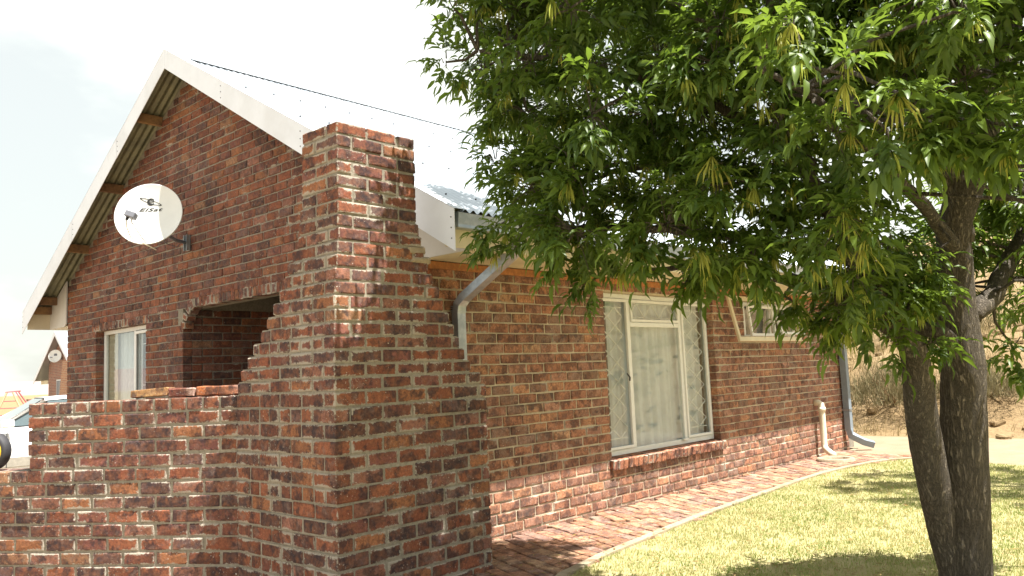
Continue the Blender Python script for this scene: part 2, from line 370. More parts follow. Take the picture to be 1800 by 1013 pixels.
# ------------------------------------------------------------------ ground, road, hills
def sm(a, b, x):
    t = np.clip((x-a)/(b-a), 0, 1); return t*t*(3-2*t)
def vn(x, y, s, seed=0):      # cheap value noise
    x = x/s+seed*17.3; y = y/s-seed*9.1; xi = np.floor(x); yi = np.floor(y); fx = x-xi; fy = y-yi; fx = fx*fx*(3-2*fx); fy = fy*fy*(3-2*fy)
    def h(a, b): return np.modf(np.abs(np.sin(a*127.1+b*311.7)*43758.5453))[0]
    return (h(xi, yi)*(1-fx)+h(xi+1, yi)*fx)*(1-fy)+(h(xi, yi+1)*(1-fx)+h(xi+1, yi+1)*fx)*fy
def H(x, y):
    g = np.full_like(x, -.03)
    edge = 14.6+.5*(vn(x*0, y, 2.5)-.5)
    side = sm(30, 8, y-.25*np.maximum(x-14, 0))
    bank = 1.15*sm(0, 2.6, x-edge)+np.maximum(x-edge-1.8, 0)*.155+(vn(x, y, 1.1)-.5)*.38*sm(.2, 1.5, x-edge)+(vn(x, y, .35, 2)-.5)*.10*sm(.2, 1, x-edge)
    bank = np.minimum(bank, 30+0*x)*side
    return g+bank-.17*sm(10, 13, y)
def axis(lo, hi, nearlo, nearhi, st):
    a = list(np.arange(nearlo, nearhi, st)); x = nearlo; d = st; l = []
    while x > lo: d *= 1.25; x -= d; l.append(x)
    x = nearhi; d = st; h = []
    while x < hi: h.append(x); d *= 1.18; x += d
    return np.array(l[::-1]+a+h)
gx = axis(-3500, 3500, 10, 34, .22); gy = axis(-3500, 3500, -6, 16, .25)
X, Y = np.meshgrid(gx, gy); Z = H(X, Y); V = np.stack([X.ravel(), Y.ravel(), Z.ravel()], 1)
ny_, nx_ = X.shape; ii = np.arange((ny_-1)*(nx_-1)); r_ = ii//(nx_-1); c_ = ii % (nx_-1); a_ = r_*nx_+c_
Fc = np.stack([a_, a_+1, a_+nx_+1, a_+nx_], 1)
me = np_mesh('ground', V, Fc, M_SAND, True); me.materials.append(M_HILL)
cx_ = V[Fc].mean(1); me.polygons.foreach_set('material_index', (cx_[:, 0] > 14.5).astype(np.int32)); tag(link('ground', me), kind='structure')
PE = [(3.35, 2.6), (3.7, 3.25), (4.19, 3.48), (4.79, 3.60), (5.67, 3.70), (6.48, 3.79), (7.18, 3.83), (8.0, 3.88), (8.8, 3.93), (9.5, 3.94), (10.07, 3.90), (10.6, 3.82), (11.04, 3.69), (11.34, 3.50), (11.55, 3.42)]
ROADE = [(11.2, 3.34), (11.1, 2.5), (10.9, 1.5), (10.8, 0), (10.9, -6), (11, -30)]
mb = MB(); road = [(x+.05, y) for x, y in ROADE]
rv = [(11.2, 3.40), (12.6, 4.6), (12.6, 14)]+[]
poly = [(11.25, 3.34), (11.15, 2.5), (10.95, 1.5), (10.85, 0), (10.95, -6), (11, -40), (14.9, -40), (14.7, -6), (14.75, 0), (14.65, 3), (14.8, 6), (14.7, 14), (12.5, 14), (12.5, 4.6), (12.0, 4.5)]
mb.add([(x, y, -.022) for x, y in poly], [tuple(range(len(poly)))]); tag(mb.build('dirt_road', M_ROAD), kind='structure')
lawn = [(x, y) for x, y in PE]+ROADE+[(-6, -30), (-6, 2.0), (2.0, 2.3)]
mb = MB(); mb.add([(x, y, -.010) for x, y in lawn], [tuple(range(len(lawn)))]); tag(mb.build('lawn', M_LAWN), kind='structure')

def far_hills():
    V = []; Fc = []; n = 160
    for k in range(n):
        a = 2*math.pi*k/n; base = 95+28*math.sin(a*3+1)+16*math.sin(a*7)+7*math.sin(a*17+2)
        base *= .6
        if 60 < math.degrees(a) < 85: base = 43+2*math.sin(a*40)
        for (r, h) in ((2300, -2), (2650, .42*base), (3000, base), (3400, -5)): V.append((r*math.cos(a), r*math.sin(a), h))
    for k in range(n):
        for j in range(3): q = (k+1) % n; Fc.append((k*4+j, q*4+j, q*4+j+1, k*4+j+1))
    mb = MB(); mb.add(V, Fc); tag(mb.build('distant_hills', M_FAR, smooth=True), kind='structure')
far_hills()

# blades -----------------------------------------------------------
def blades(name, P, hgt, wid, mat, lean=.5, kind='stuff', parent=None, tint=None):
    n = len(P); a = nrs.uniform(0, 2*np.pi, n); h = hgt*nrs.uniform(.5, 1.15, n); w = wid*nrs.uniform(.7, 1.3, n)
    ln = nrs.uniform(0, lean, n)*h; b = nrs.uniform(0, 2*np.pi, n); z0 = P[:, 2]
    dx, dy = np.cos(a)*w/2, np.sin(a)*w/2
    A = np.stack([P[:, 0]-dx, P[:, 1]-dy, z0], 1); B = np.stack([P[:, 0]+dx, P[:, 1]+dy, z0], 1)
    T = np.stack([P[:, 0]+np.cos(b)*ln, P[:, 1]+np.sin(b)*ln, z0+h], 1)
    V = np.stack([A, B, T], 1).reshape(-1, 3); Fc = np.arange(3*n).reshape(-1, 3)
    t = nrs.uniform(0, 1, n) if tint is None else tint; cl = np.repeat(np.stack([t, t, t, np.ones(n)], 1), 3, 0)
    return tag(link(name, np_mesh(name, V, Fc, mat, False, cl), parent), kind=kind)
pe = np.array(PE+[(11.2, 3.34)])
N = 330000; bx = nrs.uniform(3.6, 11.15, N); by = nrs.uniform(-3.5, 3.95, N)
edge = np.interp(bx, pe[:, 0][:15], pe[:, 1][:15])-.015+.03*(vn(bx, by, .12, 9)-.5)
dep = bx*.735+by*.669; keep = (by < edge) & (dep > 4.2) & (dep < 13) & (nrs.uniform(0, 1, N) < np.clip(6.5/dep, .35, 1)) & (bx*.673-by*.74 < dep*.72) & (bx*.673-by*.74 > -.3*dep)
keep &= vn(bx, by, .16, 3)*.6+vn(bx, by, .5, 5)*.4 > nrs.uniform(.0, .62, N)
keep &= bx < np.interp(by, [-6, 0, 1.5, 2.5, 3.34], [10.85, 10.75, 10.85, 11.05, 11.15])
P = np.stack([bx, by, np.full(N, -.010)], 1)[keep]
blades('lawn_grass', P, .028, .005, M_GRASS, .9, tint=np.clip(nrs.normal(.5, .25, keep.sum())+.5*(vn(P[:, 0], P[:, 1], .5, 8)-.5), 0, 1))
N = 90000; bx = 14.5+nrs.beta(1.0, 2.2, N)*26; by = nrs.uniform(-14, 11, N)
keep = (vn(bx, by, .8, 4)*.55+vn(bx, by, 2.6, 6)*.45 > nrs.uniform(.35, .75, N)) & (by < 8+.25*(bx-14)) & (bx*.673-by*.74 > .2*(bx*.735+by*.669))
bx = bx[keep]; by = by[keep]; cl_ = 18; cx0 = bx+0
P = np.stack([bx, by, H(bx, by)-.01], 1)
blades('dry_bank_grass', P, .24, .012, M_DRY, .8)
# stones on the bank
mb = MB()
for k in range(420):
    x = 14.4+rnd.betavariate(1, 2)*14; y = rnd.uniform(-8, 9); s = rnd.uniform(.03, .13)
    z = float(H(np.array([x]), np.array([y]))[0]); v, f = cbox(s*2, s*1.5, s, s*.25, s*.12, rnd); Rz = Matrix.Rotation(rnd.uniform(0, 6), 3, 'Z')
    mb.add([tuple(Rz @ Vector(p)+Vector((x, y, z+s*.2))) for p in v], f)
tag(mb.build('bank_stones', M_HILL), kind='stuff')
def shrub(x, y, r, h, label, dens=2600):
    z = float(H(np.array([x]), np.array([y]))[0]); t = thing('dry_shrub', (x, y, z), label, 'shrub', 'dry shrubs on the bank')
    n = dens; a = nrs.uniform(0, 6.28, n); q = nrs.uniform(0, 1, n)**.6; e = nrs.uniform(0, 1, n)
    k = vn(a*2, e*3, .7, int(x*3)); rr = r*q*(.7+.5*k); P = np.stack([x+np.cos(a)*rr, y+np.sin(a)*rr, z+h*e*np.sqrt(np.clip(1-q*q*.8, 0, 1))*(.6+.5*k)-.03], 1)
    blades('twigs', P, h*.38, .012, M_SCRUB, .9, 'stuff', t)
    m = MB()
    for _ in range(9):
        b = rnd.uniform(0, 6.28); m.tube([(x, y, z-.05), (x+math.cos(b)*r*.3, y+math.sin(b)*r*.3, z+h*.35), (x+math.cos(b)*r*.6, y+math.sin(b)*r*.6, z+h*.7)], [.02, .012, .005], 5)
    m.build('stems', M_TIMB, t)
shrub(15.6, 5.0, .85, .75, 'olive grey scrubby shrub at the bank foot, just right of the grey downpipe')
shrub(15.9, 3.6, .7, .5, 'low dry brown shrub on the bank seen just beside the thinner tree stem')
shrub(15.6, 2.05, .75, .6, 'thorny straw coloured shrub on the bank at the right edge of the photo')
shrub(20.5, 5.6, 1.3, 1.2, 'largest grey green shrub, higher up the dry slope than the others', 4200)

# ------------------------------------------------------------------ paved path
path = thing('brick_path', (7.5, 4.2, 0), 'red brick paved path with open joints running along the foot of the long house wall', 'path')
outer = PE[1:]; mb = MB(); pp = outer+[(11.95, 4.62), (2.6, 4.62), (2.6, 3.25)]
mb.add([(x, y, -.020) for x, y in pp], [tuple(range(len(pp)))]); mb.build('sand_bed', simple('path_bed', (.15, .105, .07), .95, 0, .3, 50, .5, .004), path)
def inpath(x, y):
    if x < 3.7: return False
    e = float(np.interp(x, [p[0] for p in PE], [p[1] for p in PE])); top = 4.66 if x > 4.0 else 3.99
    if x > 11.55: e = 3.42+(x-11.55)*2.6
    return e+.02 < y < top-.01
PPAL = [(.50, .28, .17), (.56, .33, .21), (.46, .26, .17), (.60, .42, .29), (.46, .31, .24), (.60, .42, .27), (.38, .26, .21)]
def pav_angle(x): return math.radians(-112 if x < 5.5 else -117 if x < 8 else -126)
lst = []
for zone, (xa, xb, ang) in enumerate(((3.0, 5.9, -111), (5.9, 8.6, -118), (8.6, 13, -128))):
    a = math.radians(ang); d = Vector((math.cos(a), math.sin(a), 0)); nn = Vector((-d.y, d.x, 0)); o0 = Vector((xa, 4.65, 0))
    for i in range(-30, 90):
        for j in range(-20, 26):
            c = o0+nn*i*.110+d*(j*.228+(.114 if i % 2 else 0)+.03*math.sin(i*2.3)+rnd.uniform(-.008, .008))
            if not (xa <= c.x < xb and inpath(c.x, c.y)): continue
            k = rnd.choice(PPAL); g_ = rnd.uniform(.85, 1.1); k = (k[0]*g_, k[1]*g_*.97, k[2]*g_*.95, rnd.uniform(.2, .7))
            R_ = Matrix.Rotation(a+rnd.uniform(-.012, .012), 3, 'Z') @ Matrix.Rotation(rnd.uniform(-.012, .012), 3, 'X') @ Matrix.Rotation(rnd.uniform(-.01, .01), 3, 'Y')
            lst.append(((c.x, c.y, -.035+rnd.uniform(-.004, .004)), (.222, .1035, .072), R_, k))
put_bricks(lst, path, 300, 'paving_brick', 'paving', vis=lambda b: b[0][0]*.735+b[0][1]*.669 > 5.3)
kb = MB()
for i in range(len(PE)-1):
    (x0, y0), (x1, y1) = PE[i], PE[i+1]; d = Vector((x1-x0, y1-y0)).normalized(); n_ = Vector((-d.y, d.x))*.036
    kb.add([(x0-n_.x, y0-n_.y, -.05), (x1-n_.x, y1-n_.y, -.05), (x1+n_.x, y1+n_.y, -.05), (x0+n_.x, y0+n_.y, -.05), (x0-n_.x, y0-n_.y, .008), (x1-n_.x, y1-n_.y, .008), (x1+n_.x, y1+n_.y, .008), (x0+n_.x, y0+n_.y, .008)],
           [(4, 5, 6, 7), (0, 1, 5, 4), (2, 3, 7, 6), (1, 2, 6, 5), (3, 0, 4, 7)])
kb.build('kerb', M_CONC, path)
blk = MB().bbox(11.25, 11.62, 3.17, 3.36, -.05, .055, .01); tag(blk.build('concrete_block', simple('white_block', (.66, .62, .52), .9, 0, .1, 40, .4, .003)), 'pale concrete block lying at the far corner of the lawn where the kerb ends', 'block')

# fallen leaves and seed litter under the tree
N = 2600; a = nrs.uniform(0, 6.28, N); q = 3.6*nrs.uniform(0, 1, N)**.7; px_ = 5.0+np.cos(a)*q*1.1; py_ = 1.9+np.sin(a)*q*.8; ok_ = (py_ < 4.5) & (px_ > 3.6); px_, py_ = px_[ok_], py_[ok_]; n = len(px_)
on = py_ < np.interp(px_, pe[:, 0][:15], pe[:, 1][:15]); z_ = np.where(on, .012, .008); b = nrs.uniform(0, 6.28, n); l = nrs.uniform(.012, .03, n); w = l*.3
cx, cy = np.cos(b), np.sin(b); V = np.stack([np.stack([px_-cx*l, py_-cy*l, z_], 1), np.stack([px_+cy*w, py_-cx*w, z_+.004], 1), np.stack([px_+cx*l, py_+cy*l, z_+.002], 1), np.stack([px_-cy*w, py_+cx*w, z_+.005], 1)], 1).reshape(-1, 3)
t = np.repeat(nrs.uniform(0, 1, n), 4); tag(link('leaf_litter', np_mesh('leaf_litter', V, np.arange(4*n).reshape(-1, 4), blade_mat('litter', (.30, .24, .07), (.22, .13, .06)), False, np.stack([t, t, t, t*0+1], 1))), kind='stuff')
# ------------------------------------------------------------------ brick house
FX, SY, BY, EX = 4.10, 4.65, 11.87, 12.30
def Zr(y): return 4.86-.563*abs(y-8.27)
house = thing('brick_house', (8.2, 8.27, 0), 'large red brick gabled house nearest the camera, with corrugated metal roof', 'house')
# gable wall ---------------------------------------------------
mb = MB(); x0, x1 = FX+.007, FX+.215
for (a, b, c, d) in ((4.66, 5.2, 0, 2.145), (8.548, 9.442, 0, 2.06), (10.908, BY-.008, 0, 2.06), (9.442, 10.908, 0, .95), (8.548, BY-.008, 2.06, 2.145)): mb.box(x0, x1, a, b, c, d)
mb.prism([(4.66, 2.145), (BY-.008, 2.145), (BY-.008, Zr(BY)-.05), (8.27, Zr(8.27)-.05), (4.66, Zr(4.66)-.05)], x0, x1, 'x')
gw_ = mb.build('gable_wall', M_MORT, house)
def sub(iv, a, b):
    r = []
    for (p, q) in iv:
        if b <= p or a >= q: r.append((p, q)); continue
        if a-p > .03: r.append((p, a))
        if q-b > .03: r.append((b, q))
    return r
gab = []
for k in range(60):
    zc = .02+.085*(k+.5); zt = zc+.036; lim = (4.86-.07-zt)/.563
    if lim < .06: break
    iv = [(max(SY, 8.27-lim), min(BY, 8.27+lim))]
    if zc < 2.145: iv = sub(iv, 5.2, 8.54)
    if 2.145 < zc < 2.23: iv = sub(iv, 5.2, 8.34)
    if .95 < zc < 2.06: iv = sub(iv, 9.45, 10.90)
    if 2.06 < zc < 2.145: iv = sub(iv, 9.38, 11.0)
    if 1.95 < zc < 2.145: iv = [(max(a, 8.66), b) if abs(a-8.54) < .01 else (a, b) for a, b in iv]
    for a, b in iv: gab += row((FX, 0), (0, 1), (-1, 0), a, b, zc, .0745, (.116 if k % 2 else 0)+.05*math.sin(k*1.7), rnd, colf=hcol)
# alcove side wall (faces the camera side)
for k in range(25):
    zc = .02+.085*(k+.5); gab += row((FX+.11, 8.54), (1, 0), (0, -1), 0, 2.2, zc, .0745, .116*(k % 2), rnd, colf=hcol)
put_bricks(gab, gw_, 150, vis=lambda b: (b[0][2] > 1.24 and 6.45 < b[0][1] and b[0][0] < 4.3 and not (7.3 < b[0][1] < 8.9 and 2.75 < b[0][2] < 3.3)))
# brick-on-edge arches
ar = []
R0 = Matrix(((0, -1, 0), (1, 0, 0), (0, 0, 1)))
def edge_brick(y, z, rot, w=.072, h=.10, d=.108, pr=.0): 
    R_ = Matrix(((0, 1, 0), (-1, 0, 0), (0, 0, 1))) @ Matrix.Rotation(rot, 3, 'Y')
    return ((FX+d/2-pr, y, z), (w, d, h), R_, bcol(rnd))
y = 5.24
while y < 8.27: ar.append(edge_brick(y, 2.192+rnd.uniform(-.004, .004), rnd.uniform(-.04, .04), .072, rnd.uniform(.096, .108))); y += .083
for (yy, zz, a) in ((8.34, 2.175, -.45), (8.425, 2.13, -.85), (8.50, 2.055, -1.15), (8.545, 1.97, -1.45)): ar.append(edge_brick(yy, zz, a, .07, .10))
put_bricks(ar, gw_, 99, 'arch_brick')
ar = []
y = 9.42
while y < 11.0: ar.append(edge_brick(y, 2.105, rnd.uniform(-.04, .04), .072, .098)); y += .083
put_bricks(ar, gw_, 99, 'lintel_brick')
# alcove shell
mb = MB(); mb.box(4.33, 6.6, 8.548, 8.7, 0, 2.35).box(6.5, 6.6, 5.1, 8.548, 0, 2.35).box(4.33, 6.5, 5.1, 5.2, 0, 2.35)
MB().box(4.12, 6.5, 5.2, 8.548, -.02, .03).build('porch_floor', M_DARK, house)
mb.build('porch_wall', M_MORT, house); MB().box(4.33, 6.6, 5.1, 8.7, 2.35, 2.4).build('porch_ceiling', M_DARK, house)  # porch shade put into the near-black floor and ceiling colour
# porch door deep in the alcove
dr = MB().bbox(6.44, 6.49, 6.4, 7.3, .03, 2.05).build('porch_door', M_TIMB, house); MB().bbox(6.38, 6.44, 6.5, 6.53, .95, 1.1).build('handle', M_GALV, dr)
# side wall ------------------------------------------------------
mb = MB(); y0, y1 = SY+.007, SY+.215
WX0, WX1, WZ0, WZ1 = 6.40, 8.50, .465, 2.05
for (a, b, c, d) in ((4.12, WX0-.008, -.1, 2.2), (WX0-.008, WX1+.008, -.1, .36), (WX0-.008, WX1+.008, WZ1, 2.2), (WX1+.008, 9.26, -.1, 2.2), (9.26, 10.72, -.1, 1.60), (9.26, 10.72, 2.05, 2.2), (10.72, EX-.01, -.1, 2.2)): mb.box(a, b, y0, y1, c, d)
sw_ = mb.build('long_wall', M_MORTL, house)
sd = []
for k in range(-1, 26):
    zc = .02+.085*(k+.5); iv = [(FX+.0, EX)]
    if .36 < zc < WZ1: iv = sub(iv, WX0, WX1)
    if 1.60 < zc < 2.05: iv = sub(iv, 9.26, 10.72)
    for a, b in iv: sd += row((0, SY), (1, 0), (0, -1), a, b, zc, .0745, (.116 if k % 2 else 0)+.04*math.sin(k*2.1), rnd, colf=scol)
put_bricks(sd, sw_, 150, vis=lambda b: b[0][0] > (4.3 if b[0][2] > 1.3 else 4.85) and b[0][2] > 0)
ar = []
x = 6.40
while x < 8.57:
    ar.append(((x, SY-.045+.115, .413+rnd.uniform(-.004, .004)), (.074, .23, .095), Matrix.Rotation(rnd.uniform(-.03, .03), 3, 'Z') @ Matrix.Rotation(.12, 3, 'X') @ Matrix.Rotation(rnd.uniform(-.05, .05), 3, 'Y'), tuple(v*1.5 for v in rnd.choice([(.38, .17, .10), (.42, .22, .14), (.34, .15, .10)])))); x += .0838
put_bricks(ar, sw_, 60, 'sill_brick')
MB().bbox(4.16, EX, SY-.024, SY-.001, 2.125, 2.183, .003).build('wall_plate', M_RAIL, house)
# back and far walls, floor and ceiling
mb = MB().box(EX-.01, EX+.2, SY+.01, BY, 0, 2.75).box(4.33, EX-.01, BY-.2, BY-.01, 0, 2.6)
mb.prism([(SY+.01, 2.75), (BY, 2.75), (8.27, 4.75)], EX-.01, EX+.2, 'x'); mb.build('rear_wall', M_MORT, house)
MB().box(4.33, EX-.02, SY+.22, BY-.22, .0, .05).build('inner_floor', M_PLASTER, house)
MB().box(4.33, EX-.02, SY+.2, BY-.2, 2.45, 2.48).build('inner_ceiling', M_PLASTER, house)
MB().box(6.6, 6.65, SY+.22, BY-.22, .05, 2.4).build('inner_wall', M_PLASTER, house)
# roof ----------------------------------------------------------
def sheet(name, ya, yb, dz, mat, xa=3.80, xb=12.62):
    n = int((xb-xa)/.076*8); xs = np.linspace(xa, xb, n+1); ys = np.linspace(ya, yb, 9); V = []
    for y in ys: V.append(np.stack([xs, np.full(n+1, y), Zr(y)+dz+.012*np.cos(2*np.pi*(xs-xa)/.076)], 1))
    V = np.concatenate(V); m = len(ys); i = np.arange((m-1)*n); a = (i//n)*(n+1)+i % n
    return link(name, np_mesh(name, V, np.stack([a, a+1, a+n+2, a+n+1], 1), mat, True), house)
roof_r = sheet('roof_sheeting', 8.27, 3.93, 0, M_ROOF); roof_l = sheet('roof_sheeting', 8.27, 12.60, 0, M_ROOF)
sheet('roof_lining', 8.265, 3.935, -.004, M_UNDER); sheet('roof_lining', 8.275, 12.595, -.004, M_UNDER)
mb = MB(); mb.add([(x, y, Zr(y)+.021+.0) for x in (3.80, 12.62) for y in (7.98, 8.27, 8.56)], [(0, 1, 4, 3), (1, 2, 5, 4)])
mb.add([(x, y, Zr(y)+.018) for x in (3.80, 12.62) for y in (7.98, 8.27, 8.56)], [(0, 1, 4, 3), (1, 2, 5, 4)]); mb.build('ridge_cap', M_ROOF, house)
mb = MB()                                   # roofing screws
for j in range(5):
    yy = 4.25+j*.92
    for i in range(28):
        x = 4.0+i*.304; mb.box(x-.005, x+.005, yy-.005, yy+.005, Zr(yy)+.008, Zr(yy)+.018)
tag(mb.build('roof_screws', M_BLACK, house), kind='stuff')
for sgn in (1, -1):
    def Yf(d): return 8.27+sgn*d
    def ext(u, t, b_): return (Yf(u), t), (Yf(u), b_)
    joints = [0, 1.22, 2.55, 4.335]
    for j in range(3):
        a, b = joints[j], joints[j+1]
        def tz(u): return 4.875-.565*u
        def bz(u): return 4.665-.584*u
        o = MB(); o.prism([(Yf(a+.001), tz(a)), (Yf(b-.001), tz(b)), (Yf(b-.001), bz(b)), (Yf(a+.001), bz(a))], 3.776-.002*j, 3.782-.002*j, 'x')
        o.add([(x, Yf(u), tz(u)+q) for q in (0, .003) for x in (3.774-.002*j, 3.90) for u in (a, b)], [(0, 1, 3, 2), (4, 5, 7, 6)])
        p = o.build('barge_board', M_WHITE, house)
        rv = MB()
        for u in (b-.03,):
            for q in (.25, .5, .75): v = bz(u)+(tz(u)-bz(u))*q; rv.box(3.771-.002*j, 3.777-.002*j, Yf(u)-.004, Yf(u)+.004, v-.004, v+.004)
        rv.build('rivets', M_GREY, p)
for y in (9.06, 10.12, 11.18, 12.22, 12.42, 7.48, 6.42, 5.36, 4.32):
    MB().bbox(3.80, FX+.06, y-.026, y+.026, Zr(y)-.128, Zr(y)-.022, .003).build('purlin', M_TIMB, house)
for sgn in (1, -1):
    wy = BY if sgn > 0 else SY; fy = 8.27+sgn*4.20
    pts = [(wy, Zr(wy)-.03), (wy, 2.23), (wy+sgn*.06, 2.19), (fy, 2.19), (fy, Zr(fy)-.03)]
    MB().prism(pts, FX-.022, FX-.004, 'x').build('eave_box_end', M_BOX, house)
    a, b = sorted((fy, fy+sgn*.018)); MB().bbox(3.80, 12.55, a, b, 2.185, Zr(fy)-.03, .002).build('fascia', M_CREAM, house)
    a, b = sorted((wy+sgn*.002, fy)); MB().box(FX+.0, 12.5, a, b, 2.19, 2.20).build('soffit', M_CREAM, house)
# gutter ---------------------------------------------------------
mb = MB(); ga, gb = 3.815, 12.58
pr = [(4.048, 2.425), (4.048, 2.31), (3.945, 2.30), (3.935, 2.405), (3.945, 2.412), (3.942, 2.305), (4.045, 2.315), (4.045, 2.425)]
n = len(pr); mb.add([(ga, y, z) for y, z in pr]+[(gb, y, z) for y, z in pr], [(i, (i+1) % n, n+(i+1) % n, n+i) for i in range(n)])
mb.prism([(4.046, 2.42), (4.046, 2.312), (3.946, 2.302), (3.937, 2.41)], ga-.002, ga, 'x')
gut = mb.build('gutter', M_GALV, house)
mb = MB()
for i in range(9): x = 4.6+i*.95; mb.box(x, x+.03, 3.933, 4.05, 2.416, 2.42)
mb.build('gutter_straps', M_GALV, gut)
# downpipes ---------------------------------------------------------
dp = MB(); dp.rtube([(4.50, 4.0, 2.31), (4.50, 4.0, 2.25), (4.49, 4.03, 2.21), (4.43, 4.54, 1.90), (4.42, 4.585, 1.85), (4.42, 4.60, 1.78), (4.42, 4.60, .02)], .085, .065)
d1 = dp.build('downpipe', M_GALV, house)
mb = MB()
for z in (1.79, 1.805, 1.82, 1.835): mb.box(4.374, 4.466, 4.562, 4.638, z, z+.006)
mb.build('elbow_ribs', M_GALV, d1); MB().box(4.355, 4.485, 4.558, 4.648, 1.35, 1.385).build('pipe_bracket', M_GALV, d1)
dp = MB(); dp.rtube([(12.16, 4.0, 2.31), (12.16, 4.02, 2.24), (12.16, 4.54, 1.98), (12.16, 4.58, 1.92), (12.16, 4.585, .30), (12.17, 4.57, .20), (12.26, 4.43, .10), (12.34, 4.32, .055)], .10, .085)
d2 = dp.build('downpipe', M_GALV2, house); tag(d2, 'blue grey painted rectangular downpipe with a kicked out foot')
for z in (1.52, .55): MB().box(12.10, 12.22, 4.535, 4.648, z, z+.03).build('pipe_bracket', M_GALV, d2)
pv = thing('waste_pipe', (11.2, 4.55, 0), 'short cream plastic waste pipe on the long brick wall, bending to a round gully', 'pipe')
MB().tube([(11.17, 4.66, .72), (11.17, 4.60, .72), (11.17, 4.565, .70), (11.17, 4.56, .60), (11.16, 4.56, .16), (11.14, 4.54, .10), (11.02, 4.42, .055), (10.94, 4.36, .045)], .042, 14).build('pipe', M_PVC, pv, True)
MB().tube([(11.17, 4.56, .66), (11.17, 4.56, .60)], .050, 14).build('collar', M_PVC, pv, True)
gu = thing('drain_gully', (10.70, 4.24, 0), 'round pale concrete drain gully ring set on the brick path under the cream pipe', 'drain')
MB(Matrix.Translation((10.70, 4.24, 0))).lathe([(.17, -.05), (.17, .035), (.19, .042), (.215, .042), (.235, .03), (.24, -.02)], 28).build('ring', M_CONC, gu, True)
MB(Matrix.Translation((10.70, 4.24, 0))).lathe([(.17, -.012), (.001, -.012)], 28).build('grate', M_DARK, gu)
# windows ------------------------------------------------------------
def frame_bars(M, rects, y0, y1): 
    mb = MB(M)
    for (a, b, c, d) in rects: mb.bbox(a, b, y0, y1, c, d, .003)
    return mb
I4 = Matrix.Identity(4)
FACM = Matrix(((0, -1, 0, 0), (-1, 0, 0, 0), (0, 0, 1, 0), (0, 0, 0, 1)))      # facade: local x = -Y, local y = -X
def lattice(M, x0, x1, z0, z1, y, nx, nz, w=.008):
    mb = MB(M)
    dx = (x1-x0)/nx; dz = (z1-z0)/nz
    def seg(a, b):
        a = Vector((a[0], y, a[1])); b = Vector((b[0], y, b[1])); t = (b-a).normalized(); s = Vector((t.z, 0, -t.x))*w/2; o = Vector((0, .004, 0))
        v = [a-s-o, a+s-o, a+s+o, a-s+o, b-s-o, b+s-o, b+s+o, b-s+o]
        mb.add(v, [(0, 1, 5, 4), (1, 2, 6, 5), (2, 3, 7, 6), (3, 0, 4, 7)])
    for i in range(nx):
        for k in range(nz):
            xa, xb, za, zb = x0+i*dx, x0+(i+1)*dx, z0+k*dz, z0+(k+1)*dz
            seg((xa, za), (xb, zb)) if (i+k) % 2 == 0 else seg((xa, zb), (xb, za))
    mb.box(x0, x1, y-.004, y+.004, z0-.004, z0+.004).box(x0, x1, y-.004, y+.004, z1-.004, z1+.004)
    return mb
# big window
w1 = frame_bars(I4, [(WX0+.002, WX1-.002, WZ0-.0, WZ0+.05), (WX0+.002, WX1-.002, WZ1-.05, WZ1-.002), (WX0+.002, WX0+.045, WZ0+.051, WZ1-.051), (WX1-.045, WX1-.002, WZ0+.051, WZ1-.051), (6.90, 6.95, WZ0+.051, WZ1-.051), (7.88, 7.93, WZ0+.051, WZ1-.051), (6.951, 7.879, 1.72, 1.765)], 4.735, 4.775).build('window', M_FRAME, house)
tag(w1, 'large white steel window with a fixed middle pane between two latticed casements')
c1 = MB()
for (a, b, c, d) in ((WX0+.05, 6.898, WZ0+.055, WZ1-.055), (7.932, WX1-.05, WZ0+.055, WZ1-.055), (6.955, 7.875, 1.77, WZ1-.055)):
    e = .028
    for r4 in ((a, b, c, c+e), (a, b, d-e, d), (a, a+e, c+e, d-e), (b-e, b, c+e, d-e)): c1.bbox(r4[0], r4[1], 4.718, 4.745, r4[2], r4[3], .003)
    lattice(I4, a+.03, b-.03, c+.10 if d-c > .5 else c+.05, d-.08 if d-c > .5 else d-.03, 4.775, 3 if d-c > .5 else 6, 14 if d-c > .5 else 1).build('burglar_bars', M_FRAME, w1)
    MB().box(a+.02, b-.02, 4.750, 4.754, c+.02, d-.02).build('pane', M_GLASS, w1)
c1.build('casement', M_FRAME, w1); MB().box(6.951, 7.879, 4.750, 4.754, WZ0+.05, 1.72).build('pane', M_GLASS, w1)
MB().tube([(6.86, 4.715, 1.18), (6.83, 4.69, 1.21), (6.80, 4.70, 1.25)], .008, 6).build('window_catch', M_BLACK, w1)
MB().bbox(7.80, 7.90, 4.70, 4.732, .505, .525).build('window_stay', M_FRAME, w1)
MB().box(WX0, WX1, 5.6, 5.62, .05, 2.4).build('room_backing', M_PLASTER, house)
